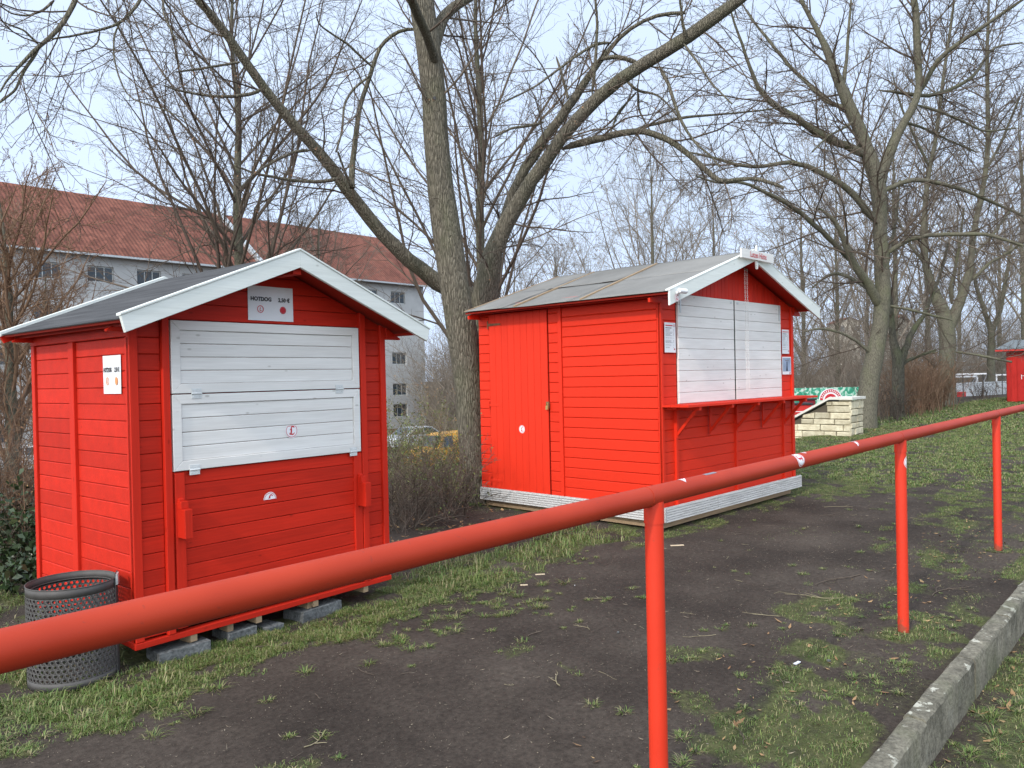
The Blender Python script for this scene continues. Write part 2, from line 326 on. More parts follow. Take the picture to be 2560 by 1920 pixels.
def groundm():
    s=NT('cinder_soil_and_turf',.95,.12); v=s.coord((1,1,1)); at1=s.n('Attribute',attribute_name='grass')
    n1=s.noise(v,1.1,6,.6); n2=s.noise(v,35,6,.75); n3=s.noise(v,160,3,.6); n4=s.noise(s.coord((1,1.7,1)),7,6,.7)
    soil=s.ramp(n1,[(.3,(.034,.027,.023)),(.5,(.054,.043,.036)),(.7,(.080,.065,.054))]); soil=s.mix(.8,soil,s.ramp(n2,[(.3,g3(.45)),(.7,g3(1.5))]),'MULTIPLY')
    soil=s.mix(s.ramp(n3,[(.70,g3(0)),(.78,g3(.6))]),soil,(.26,.24,.21))
    turf=s.ramp(n4,[(.3,(.045,.045,.026)),(.5,(.07,.08,.03)),(.7,(.12,.12,.055))]); turf=s.mix(.7,turf,s.ramp(n2,[(.3,g3(.5)),(.7,g3(1.4))]),'MULTIPLY')
    ad=s.n('Math',operation='ADD'); s.l(at1.outputs['Fac'],ad.inputs[0]); m2=s.n('MapRange'); m2.inputs[3].default_value=-.3; m2.inputs[4].default_value=.3; s.l(n2,m2.inputs[0]); s.l(m2.outputs[0],ad.inputs[1])
    c=s.mix(s.ramp(ad.outputs[0],[(.3,g3(0)),(.6,g3(.85))]),soil,turf)
    sx=s.n('SeparateXYZ'); s.l(v,sx.inputs[0]); mr=s.n('MapRange'); mr.inputs[1].default_value=-.15; mr.inputs[2].default_value=-.6; s.l(sx.outputs[2],mr.inputs[0])
    br=s.ramp(n4,[(.3,(.05,.035,.022)),(.7,(.16,.11,.07))]); 
    my=s.n('MapRange'); my.inputs[1].default_value=6.6; my.inputs[2].default_value=7.6; s.l(sx.outputs[1],my.inputs[0])
    mu=s.n('Math',operation='MULTIPLY'); s.l(mr.outputs[0],mu.inputs[0]); s.l(my.outputs[0],mu.inputs[1])
    c=s.mix(mu.outputs[0],c,br); s.color(c)
    h=s.mix(.5,n2,n4); s.bump(h,.9,.02); return s.m
link('ground',gme,groundm(),kind='structure',label='dark cinder path and patchy turf around the huts')
# road at the foot of the slope
mb=MB(); mb.add([(-80,26,-2.985),(160,26,-2.985),(160,46,-2.985),(-80,46,-2.985)],[(0,1,2,3)])
mb.build('road',flat('asphalt',(.075,.075,.078),.85,.2,0,.25,3),kind='structure',label='grey street below the embankment')
# ---------------------------------------------------------------- grass blades, litter
rng=np.random.default_rng(7)
def blades(n,x0,x1,y0,y1,hmin,hmax,wd,thr=.25,power=1.):
    X=rng.uniform(x0,x1,n); Y=rng.uniform(y0,y1,n); g=gmask(X,Y); tuft=fbm(X,Y,7,2,40)
    k=(rng.random(n)<np.clip(g*1.1-thr*.4,0,1)**power*(.35+1.3*sstep(tuft,.35,.7)))
    k&=~((X>1.95)&(X<3.85)&(Y>4.72)&(Y<6.1))&~((X>7.2)&(X<10.4)&(Y>4.25)&(Y<7))&~((Y>1.0)&(Y<1.14))
    X=X[k];Y=Y[k];g=g[k]; m=len(X); Z=hgt(X,Y)-.004
    az=rng.uniform(0,2*np.pi,m); lean=rng.uniform(.3,1.35,m); hh=rng.uniform(hmin,hmax,m)*(.45+.55*g)*(.6+.8*tuft[k]); w_=rng.uniform(.6,1.3,m)*wd
    dx,dy=np.cos(az),np.sin(az); px,py=-dy,dx; P=np.stack([X,Y,Z],-1); D=np.stack([dx,dy,0*dx],-1); S=np.stack([px,py,0*px],-1)*w_[:,None]/2; U=np.array([0,0,1.])
    mid=P+D*(hh*lean*.3)[:,None]+U*(hh*.6)[:,None]; tip=P+D*(hh*lean)[:,None]+U*(hh*(1.05-.45*lean))[:,None]
    V=np.stack([P-S,P+S,mid+S*.8,mid-S*.8,tip],1).reshape(-1,3); b=np.arange(m)[:,None]*5
    return V,np.concatenate([b+np.array([[0,1,2]]),b+np.array([[0,2,3]]),b+np.array([[3,2,4]])])
Vs=[];Fs=[];off=0
for args in [(760000,.4,13,.3,8,.008,.034,.0028),(160000,1,5,3.7,4.9,.012,.045,.003),(5000,4.2,6.8,4.3,5.4,.06,.13,.005),(260000,12,24,.0,9,.03,.05,.009),(150000,24,48,.0,11,.03,.07,.022),(30000,-1,2.0,4,8.5,.04,.09,.005)]:
    V,Fq=blades(*args); Vs.append(V);Fs.append(Fq+off);off+=len(V)
def tufts(n,x0,x1,y0,y1,seed,nb=46,rad=.042):
    r=np.random.default_rng(seed); X=r.uniform(x0,x1,n*6);Y=r.uniform(y0,y1,n*6); g=gmask(X,Y); cl_=sstep(fbm(X,Y,1.1,3,91),.52,.68); k=(r.random(n*6)<.01+.16*cl_+.6*g)&(g<.8)&~((Y>.98)&(Y<1.16))&~((X>1.85)&(X<3.95)&(Y>4.6))&~((X>7.1)&(X<10.5)&(Y>4.15)); X=X[k][:n];Y=Y[k][:n]; n=len(X)
    S=r.uniform(.35,1.25,n); X=np.repeat(X,nb);Y=np.repeat(Y,nb);S=np.repeat(S,nb); m=len(X); az=r.uniform(0,2*np.pi,m); d0=r.uniform(0,.6,m)**1*rad*S; dx,dy=np.cos(az),np.sin(az); ex=r.uniform(.6,1.6,m)
    P=np.stack([X+dx*d0*ex,Y+dy*d0,hgt(X,Y)-.003],-1); az2=az+r.normal(0,.5,m); D=np.stack([np.cos(az2),np.sin(az2),0*az],-1); L=r.uniform(.4,1.2,m)*rad*S; e_=r.uniform(.15,1.1,m); Sd=np.stack([-np.sin(az2),np.cos(az2),0*az],-1)*.0016; U=np.array([0,0,1.])
    mid=P+D*(L*.45*np.cos(e_))[:,None]+U*(L*.55*np.sin(e_))[:,None]; tip=P+D*(L*np.cos(e_*.6))[:,None]+U*(L*.62*np.sin(e_*.8))[:,None]
    V=np.stack([P-Sd,P+Sd,mid+Sd*.8,mid-Sd*.8,tip],1).reshape(-1,3); b=np.arange(m)[:,None]*5
    return V,np.concatenate([b+np.array([[0,1,2]]),b+np.array([[0,2,3]]),b+np.array([[3,2,4]])])
for args in [(300,.8,6,1.2,4.9,61),(260,.6,5,3.6,4.7,62,50,.07),(340,3,13,1.2,4.4,63),(250,1.5,9,.3,.98,64,50,.07)]+[(14,2.3702+2.8896*k-.09,2.3702+2.8896*k+.09,1.36,1.56,80+k,40,.045) for k in range(4)]:
    V,Fq=tufts(*args); Vs.append(V);Fs.append(Fq+off);off+=len(V)
link('grass',npmesh('grass',np.concatenate(Vs),np.concatenate(Fs)),M['grass'],kind='stuff',label='short patchy green and straw grass beside the cinder path')
def chips(n,x0,x1,y0,y1,lo,hi,asp,seed):
    r=np.random.default_rng(seed); X=r.uniform(x0,x1,n);Y=r.uniform(y0,y1,n); k=~((Y>1.0)&(Y<1.14)); X=X[k];Y=Y[k];n=len(X)
    L=r.uniform(lo,hi,n)*r.uniform(.3,1,n); W=L*r.uniform(asp*.5,asp,n); a=r.uniform(0,6.28,n); c,s=np.cos(a),np.sin(a); Z=hgt(X,Y)+.004
    P=np.stack([X,Y,Z],-1); A=np.stack([c,s,r.uniform(-.2,.35,n)],-1)*L[:,None]/2; B=np.stack([-s,c,r.uniform(-.3,.3,n)],-1)*W[:,None]/2
    V=np.stack([P-A-B*.4,P+B*-1,P+A,P+B,P-A*.9+B*.3],1); V[:,:,2]+=r.uniform(0,.004,(n,5)); V[:,2,2]+=L*.15
    b=np.arange(n)[:,None]*5; return V.reshape(-1,3),np.concatenate([b+np.array([[0,1,2]]),b+np.array([[0,2,3]]),b+np.array([[0,3,4]])])
V,Fq=chips(60000,.5,13,1.1,8,.003,.014,.4,3); V2,F2=chips(7000,.5,14,1.1,7,.01,.05,.05,4)
link('litter',npmesh('litter',np.concatenate([V,V2]),np.concatenate([Fq,F2+len(V)])),M['litter'],kind='stuff',label='small dry chips and straw strewn over the dark cinders')
V,Fq=chips(2600,4,24,6.2,10,.04,.10,.7,5); V2,F2=chips(700,1,10,.2,1.0,.03,.08,.5,6); V3,F3=chips(260,2,10,1.2,2.2,.03,.07,.5,8)
link('fallen_leaves',npmesh('fallen_leaves',np.concatenate([V,V2,V3]),np.concatenate([Fq,F2+len(V),F3+len(V)+len(V2)])),M['leafbrown'],kind='stuff',label='brown fallen leaves lying under the trees and beside the kerb')
# ---------------------------------------------------------------- kerb
def kerb():
    root=empty('kerb',(0,1.055,0),label='low weathered concrete edging with lichen at the lower right',cat='kerb')
    r=random.Random(2); x=-1.0
    while x<46:
        L=.99; n=14; mb=MB(); vs=[]; dy=r.uniform(-.004,.004); dz=r.uniform(-.005,.005)
        for i in range(n+1):
            X=x+.004+(L-.008)*i/n; j=lambda a:r.uniform(-a,a)
            vs+=[(X,-.05+dy+j(.002),-.28),(X,-.05+dy+j(.003),.012+dz+j(.003)),(X,-.038+dy+j(.003),.026+dz+j(.003)),(X,.036+dy+j(.004),.028+dz+j(.003)),(X,.052+dy+j(.003),.01+dz+j(.004)),(X,.055+dy,-.28)]
        fs=[]
        for i in range(n):
            for k in range(5): fs.append((i*6+k,(i+1)*6+k,(i+1)*6+k+1,i*6+k+1))
        fs+=[(0,1,2,3,4,5),tuple(n*6+k for k in (5,4,3,2,1,0))]
        mb.add(vs,fs); mb.build('kerb_stone',M['kerb'],root,smooth=True); x+=L
kerb()
# ---------------------------------------------------------------- railing
YR,ZR,PX,PS=1.4623,1.2262,2.3702,2.8896
rl=empty('railing',(PX,YR,0),label='long red tubular steel railing running past both huts',cat='railing')
mb=MB(); mb.tube([(x-PX,0,ZR) for x in np.linspace(-1.2,48,60)],.0355,28); mb.build('top_rail',M['rail'],rl,smooth=True)
zr=lambda X:0
for k in range(-1,9):
    xk=PS*k; mb=MB(); mb.tube([(xk,0,-.06),(xk,0,.3),(xk,0,ZR-.03)],.0325,24); p=mb.build('post',M['post'],rl,smooth=True)
    mb=MB(); mb.tube([(xk,0,ZR-.095),(xk,0,ZR-.02)],.0352,24); mb.build('collar',M['post'],p,smooth=True)
    mb=MB(); mb.tube([(xk-.052,0,ZR),(xk-.049,0,ZR)],[.0368]*2,28); mb.build('tee_joint',M['rail'],p,smooth=True)
def pipe_map(xc,ang,r0=.0357,tilt=0):
    """sticker on the rail at angle ang from the top towards the camera (-Y)"""
    def f(u,v,h):
        u,v=u*math.cos(tilt)-v*math.sin(tilt),u*math.sin(tilt)+v*math.cos(tilt)
        th=ang-v/r0; rr=r0+h*.6; return (xc+u-PX, -rr*math.sin(th), ZR+rr*math.cos(th))
    return f
def post_map(xc,zc,ang,r0=.0327):
    def f(u,v,h):
        th=ang+u/r0; rr=r0+h*.6; return (xc-PX+rr*math.sin(th),-rr*math.cos(th),zc+v)
    return f
def rx(px,py=None):  # X on the rail seen at pixel px
    d=ray(px,0); t=YR/d[1]
    for _ in range(3):
        # horizontal position hardly depends on y
        y=1637-.2395*px; d=ray(px,y); t=YR/d[1]
    return d[0]*t
crest('sticker',pipe_map(rx(1985),R(55),tilt=R(90)),.042,rl,'round crest sticker, the largest on the top rail')
crest('sticker',pipe_map(rx(2130),R(8),tilt=R(90)),.036,rl,'crest sticker on top of the rail left of the second post',half=(-1,.2))
crest('sticker',pipe_map(rx(1710),R(2),tilt=R(40)),.034,rl,'torn white sticker on top of the rail near the first post',half=(-.1,1))
crest('sticker',pipe_map(rx(2008),R(-8),tilt=R(30)),.020,rl,'small curled sticker behind the largest rail sticker',half=(-1,.3))
crest('sticker',post_map(PX+PS,ZR-.155,R(28)),.040,rl,'crest sticker high on the second post')
mb=MB(); f=pipe_map(rx(1772),R(8)); 
mb.add([f(u*.045,v*.008,.001) for v in (-1,0,1) for u in (-1,-.5,0,.5,1)],[(j*5+i,j*5+i+1,j*5+i+6,j*5+i+5) for j in (0,1) for i in range(4)])
mb.build('sticker',flat('silver_tape',(.25,.26,.3),.35,.5,.3),rl,label='narrow silver tape scrap on the top rail')
# ---------------------------------------------------------------- hut 1
X_,Y_,Z_=np.array([1.,0,0]),np.array([0,1.,0]),np.array([0,0,1.])
def clip_poly(poly,a,b,c):
    """keep a*u+b*v<=c"""
    out=[];n=len(poly)
    for i in range(n):
        p,q=poly[i],poly[(i+1)%n]; dp=a*p[0]+b*p[1]-c; dq=a*q[0]+b*q[1]-c
        if dp<=1e-9: out.append(p)
        if (dp<-1e-9 and dq>1e-9) or (dp>1e-9 and dq<-1e-9): t=dp/(dp-dq); out.append((p[0]+(q[0]-p[0])*t,p[1]+(q[1]-p[1])*t))
    return out
def boards(mb,O,U,V,N,x0,x1,z0,z1,pitch,t=.018,c=.005,clips=(),phase=0,rnd=random.Random(1)):
    z=z0-phase
    while z<z1-1e-4:
        a,b=max(z,z0),min(z+pitch-.0025,z1)
        if b-a>.008:
            p=[(x0,a),(x1,a),(x1,b),(x0,b)]
            for cl in clips:
                p=clip_poly(p,*cl)
                if len(p)<3: break
            if len(p)>=3: mb.plank(O,U,V,N,p,t+rnd.uniform(-.0006,.0006),c)
        z+=pitch
def hinge(parent,O,U,V,N,w_=.075,h=.07,mat='zinc',label=None):
    mb=MB(); mb.plank(O,U,V,N,[(-w_/2,.004),(w_/2,.004),(w_/2,h/2),(-w_/2,h/2)],.003,.0008); mb.plank(O,U,V,N,[(-w_/2,-h/2),(w_/2,-h/2),(w_/2,-.004),(-w_/2,-.004)],.003,.0008)
    O=np.array(O); mb.tube([O-np.array(U)*w_/2+np.array(N)*.005,O+np.array(U)*w_/2+np.array(N)*.005],.005,8)
    for sx in (-.3,0,.3):
        for sz in (-.28,.28):
            c=O+np.array(U)*w_*sx+np.array(V)*h*sz+np.array(N)*.002; mb.tube([c,c+np.array(N)*.003],.004,6)
    return mb.build('hinge',M[mat],parent,smooth=True,label=label)
def framed_shutter(parent,x0,x1,z0,z1,y,fw_,nb,label,top=None):
    mb=MB(); O=(0,y,0); pol=[[(x0,z0),(x1,z0),(x1-fw_,z0+fw_),(x0+fw_,z0+fw_)],[(x1,z0),(x1,z1),(x1-fw_,z1-fw_),(x1-fw_,z0+fw_)],[(x1,z1),(x0,z1),(x0+fw_,z1-fw_),(x1-fw_,z1-fw_)],[(x0,z1),(x0,z0),(x0+fw_,z0+fw_),(x0+fw_,z1-fw_)]]
    for p in pol: mb.plank(O,X_,Z_,-Y_,p,.024,.0025)
    boards(mb,O,X_,Z_,-Y_,x0+fw_+.001,x1-fw_-.001,z0+fw_+.001,z1-fw_-.001,(z1-z0-2*fw_)/nb,.014,.0035)
    return mb.build('shutter',M['white'],parent,label=label)
def hut1():
    h=empty('kiosk_hut',(1.9237,4.6626,0),.0385,label='small red kiosk hut with HOTDOG price signs and a white flap shutter',cat='hut')
    W,D,ZB,P=1.944,1.46,.165,.098; ZE=2.03; XR=.982; SL=.41; zt=lambda x:2.497-.03-SL*abs(x-XR)   # underside line of roof boards approx
    y0=0
    # inner body so nothing shows through
    mb=MB(); mb.box((.03,.04,ZB+.02),(W-.03,D-.03,1.95)); mb.add([(.03,.04,1.95),(W-.03,.04,1.95),(XR,.04,2.35),(.03,D-.03,1.95),(W-.03,D-.03,1.95),(XR,D-.03,2.35)],[(0,1,2),(5,4,3),(0,2,5,3),(1,4,5,2)]); mb.build('core',M['reddark'],h)
    # front wall boards
    mb=MB(); O=(0,.032,0); cl=[(SL,1,2.455+SL*XR-.02),(-SL,1,2.455-SL*XR-.02)]
    cl=[(-SL,1,2.44-SL*XR),(SL,1,2.44+SL*XR)]
    boards(mb,O,X_,Z_,-Y_,.055,.192,ZB,2.5,P,.018,.004,cl)
    boards(mb,O,X_,Z_,-Y_,1.747,1.894,ZB,2.5,P,.018,.004,cl)
    boards(mb,O,X_,Z_,-Y_,.192,1.747,2.04,2.5,P*1.05,.018,.004,cl)
    boards(mb,O,X_,Z_,-Y_,.238,1.69,ZB+.02,1.118,P,.022,.004,cl,phase=.03)
    # left wall
    O=(.032,0,0); boards(mb,O,Y_,Z_,-X_,.055,.755,ZB,1.93,P,.018,.004); boards(mb,O,Y_,Z_,-X_,.83,D-.06,ZB,1.93,P,.018,.004)
    O=(W-.032,0,0); boards(mb,O,Y_,Z_,X_,.06,D-.06,ZB,1.93,P,.018,.004); O=(0,D-.032,0); boards(mb,O,X_,Z_,Y_,.06,W-.06,ZB,2.4,P,.018,.004,cl)
    mb.build('wall',M['red'],h)
    # trims (vertical)
    mb=MB(); O=(0,.03,0)
    def vt(x0,x1,z0,z1,t,clp=True):
        p=[(x0,z0),(x1,z0),(x1,z1),(x0,z1)]
        for c in cl: p=clip_poly(p,*c)
        mb=MB(); mb.plank(O,X_,Z_,-Y_,p,t,.003); mb.build('corner_trim' if x0<.01 or x1>W-.01 else 'upright',M['redv'],h)
    vt(0,.052,ZB-.01,2.2,.034); vt(W-.05,W,ZB-.01,2.2,.034); vt(.194,.238,ZB-.01,2.3,.042); vt(1.692,1.745,ZB-.01,2.3,.042)
    vt(.252,.315,ZB+.01,1.112,.040); vt(1.617,1.688,ZB+.01,1.112,.036)
    O=(.03,0,0); U=Y_
    for a,b,t in ((0.0,.05,.03),(.757,.828,.036),(D-.05,D,.03)): mb=MB(); mb.plank((.03,0,0),Y_,Z_,-X_,[(a,ZB-.01),(b,ZB-.01),(b,1.93),(a,1.93)],t,.003); mb.build('corner_trim' if t<.035 else 'upright',M['redv'],h)
    mb=MB(); mb.plank((.03,0,0),Y_,Z_,-X_,[(0.0,1.931),(D,1.931),(D,2.02),(0.0,2.02)],.033,.003); mb.build('frieze_board',M['red'],h)
    for a,b,t in ((0.0,.05,.03),(D-.05,D,.03)): mb=MB(); mb.plank((W-.03,0,0),Y_,Z_,X_,[(a,ZB-.01),(b,ZB-.01),(b,1.96),(a,1.96)],t,.003); mb.build('corner_trim',M['redv'],h)
    for a_,b_ in (((-.006,-.010,ZB-.048),(W+.006,.05,ZB-.0125)),((-.004,.052,ZB-.046),(.05,D,ZB-.013)),((W-.05,.052,ZB-.046),(W+.004,D,ZB-.013))):
        mb=MB(); mb.box(a_,b_); mb.build('sill_beam',M['red'],h,bevel=.003)
    for x in (.35,.80,1.25,1.70): mb=MB(); mb.box((x-.02,-.004,.075),(x+.022,D-.1,ZB-.049)); mb.build('floor_bearer',M['bare'],h)
    # shutters
    s1=framed_shutter(h,.247,1.679,1.592,2.034,.012,.058,4,'upper white flap of the shutter'); s2=framed_shutter(h,.247,1.679,1.124,1.585,.012,.058,4,'lower white flap of the shutter with a crest sticker')
    for x,z in ((.40,1.589),(1.49,1.589)): hinge(s1,(x,-.013,z),X_,Z_,-Y_,.066,.062,'hingew')
    for x,z in ((.378,1.124),(1.606,1.128)): hinge(s2,(x,-.012,z),X_,Z_,-Y_,.066,.062,'hingew')
    # brackets
    for x in (.262,1.640):
        mb=MB(); z0,z1=.725,.90; mb.box((x,-.10,z0),(x+.05,-.008,z1)); mb.box((x,-.055,z1),(x+.05,-.008,z1+.045)); mb.box((x+.004,-.03,z1+.045),(x+.036,-.008,z1+.06)); mb.build('shelf_bracket',M['redv'],h,bevel=.003)
    # stickers
    crest('sticker',plane_map((1.085,-.0035,1.315),X_,Z_,-Y_),.050,s2,'shield crest sticker on the lower flap',shield=True)
    crest('sticker',plane_map((.913,.0095,.87),X_,Z_,-Y_),.048,h,'half torn crest sticker on the red front boards',half=(-.05,1))
    # posters
    def poster(O,U,N,w_,hh,label,oc,sq=False):
        f=plane_map(O,U,Z_,N); mb=MB(); f0=lambda u,v,d:f(u,v,d)
        n=6; vs=[];
        for j in range(2):
            for i in range(n+1): vs.append(f(-w_/2+w_*i/n,-hh/2+hh*j,.001+.003*math.sin(i*1.3+j)**2))
        mb.add(vs,[(i,i+1,n+2+i,n+1+i) for i in range(n)],0)
        tf=lambda du,dv:(lambda u,v,d:f(u+du,v+dv,d+.003))
        k_=w_/.345; text_mesh('HOTDOG',.036,mb,tf(-w_*.22,hh*.12),1,.003,sx=.98*k_,bold=.0016); text_mesh('2,50 €',.036,mb,tf(w_*.29,hh*.12),1,.003,sx=.95*k_,bold=.0014)
        for cx,mi,fill in ((-.24,oc,0),(.26,oc,1)):
            mp=tf(w_*cx,-hh*.17); r=.022
            ring=[(r*k_*math.cos(2*math.pi*k/24),r*math.sin(2*math.pi*k/24)) for k in range(25)]; strokes(mb,[ring],.005,mp,mi,.003)
            if fill: mb.add([mp(0,0,.003)]+[mp(p[0]*.85,p[1]*.85,.003) for p in ring[:-1]],[(0,1+k,1+(k+1)%24) for k in range(24)],mi)
            else: strokes(mb,[[(0,.012),(-.003,0),(-.004,-.01),(.008,-.01)]],.005,mp,mi,.003)
        return mb.build('poster',[M['paper'],M['ink'],M['inkred'],M['inkorange']],h,label=label)
    poster((.955,.010,2.172),X_,-Y_,.345,.228,'white HOTDOG price poster under the gable of the front',2)
    poster((.010,.235,1.714),-Y_,-X_,.236,.228,'white HOTDOG price poster on the left side wall',3)
    # roof
    rw=1.135; y1,y2=-.272,1.50; zr_,ze=2.475,2.475-SL*rw; 
    for sgn,nm in ((-1,'left'),(1,'right')):
        U=np.array([sgn*rw,0,-SL*rw]); L=np.linalg.norm(U); U/=L; N=np.cross(U,Y_)*-sgn; N=N if N[2]>0 else -N
        O=np.array([XR,0,2.475]); mb=MB(); mb.plank(O-N*.02,U,Y_,N,[(0,y1),(L,y1),(L,y2),(0,y2)],.018,.001); rf=mb.build('roof',M['reddark'],h)
        mb=MB(); nn=18; 
        rr=random.Random(4); 
        mb.plank(O-N*.001,U,Y_,N,[(-.002,y1+.002),(L+.012,y1+.002),(L+.012,y2-.002),(-.002,y2-.002)],.007,.001); mb.build('roofing_felt',M['felt1'],rf)
        # eaves fascia
        mb=MB(); e=O+U*(L-.07); ex=e[0]; mb.box((min(ex,ex-sgn*.022),y1+.02,e[2]-.055),(max(ex,ex-sgn*.022),y2-.01,e[2]-.034)); ex=(O+U*L)[0]; mb.build('fascia_board',M['reddark'],rf)
        # closing pieces of the eaves at front
        wx=0 if sgn<0 else W; mb=MB(); zb=1.955
        tri=[(wx,zb),(ex-sgn*.03,zb-.0),(ex-sgn*.025,ze-.045),(wx,2.475-SL*abs(wx-XR)-.034)]
        mb.plank((0,.012,0),X_,Z_,-Y_,tri,.026,.002); mb.build('eaves_box',M['red'],rf); mb=MB(); mb.plank((0,D-.03,0),X_,Z_,-Y_,tri,.026,.002); mb.build('eaves_box',M['red'],rf)
        # barge boards front and back, with a cap strip
        for yy,t in ((y1-.022,.022),(y2,.02)):
            P=lambda d,z:(XR+sgn*d,z-SL*d)
            bw=.106 if yy<0 else .085
            tp=2.497 if yy<0 else 2.468; poly=[P(0,tp),P(rw+.018,tp),(XR+sgn*(rw-.006),ze+.022-bw*.93),P(0,2.497-bw*1.04)]
            mb=MB(); mb.plank((0,yy+t,0),X_,Z_,-Y_,poly,t,.002); b=mb.build('bargeboard',M['whitebarge'] if yy<0 else M['red'],rf)
            mb=MB(); ct_=2.511 if yy<0 else 2.503; cb_=2.4975 if yy<0 else 2.4685; poly=[P(0,ct_),P(rw+.022,ct_),P(rw+.022,cb_),P(0,cb_)]; mb.plank((0,yy+t+.022,0),X_,Z_,-Y_,poly,.05,.002); mb.build('cap_strip',M['whitebarge'],b)
    mb=MB(); mb.box((XR-.032,-.255,2.345),(XR+.032,.02,2.40)); mb.build('ridge_beam',M['red'],h,bevel=.003)
    return h
hut1()
def slab(i,x,y,sx,sy,sz,rz,name,label,mat,group=None,z=0):
    r=random.Random(i); mb=MB(); mb.box((-sx/2,-sy/2,-.02),(sx/2,sy/2,sz)); 
    mb.v=[(a+r.uniform(-.008,.008),b+r.uniform(-.008,.008),c+r.uniform(-.006,.006)) for a,b,c in mb.v]
    o=mb.build(name,mat,None,bevel=.006,label=label,cat='slab' if name=='paving_slab' else 'wood block',group=group); o.location=(x,y,z); o.rotation_euler=(0,0,rz)
hb=lambda u,v:(1.9237+u*.9993-v*.0385,4.6626+u*.0385+v*.9993)
for i,(u,sx,sz,lb) in enumerate([(.29,.32,.078,'grey concrete slab under the left end of the kiosk hut front, nearest the bin'),(.68,.2,.076,'grey concrete slab under the kiosk hut, second from the bin'),(.90,.13,.05,'small grey concrete block under the middle of the kiosk hut'),(1.30,.36,.078,'long grey concrete slab under the right part of the kiosk hut front')]):
    x,y=hb(u,.06+.03*(i%2)); slab(i,x,y,sx,.2,sz,.0385+.05*(i-1.5),'paving_slab',lb,M['slab'],'concrete slabs carrying the kiosk hut',z=-.015)
for i,(u,lb) in enumerate([(.62,'small raw wood wedge between slab and kiosk hut, nearer the bin'),(1.22,'small raw wood wedge between slab and kiosk hut, farther from the bin'),(.36,'pale wood wedge under the left part of the kiosk hut front')]):
    x,y=hb(u,.085); slab(40+i,x,y,.045,.12,.05,.04,'wood_wedge',lb,M['bare'],'wood wedges under the kiosk hut',z=.066)
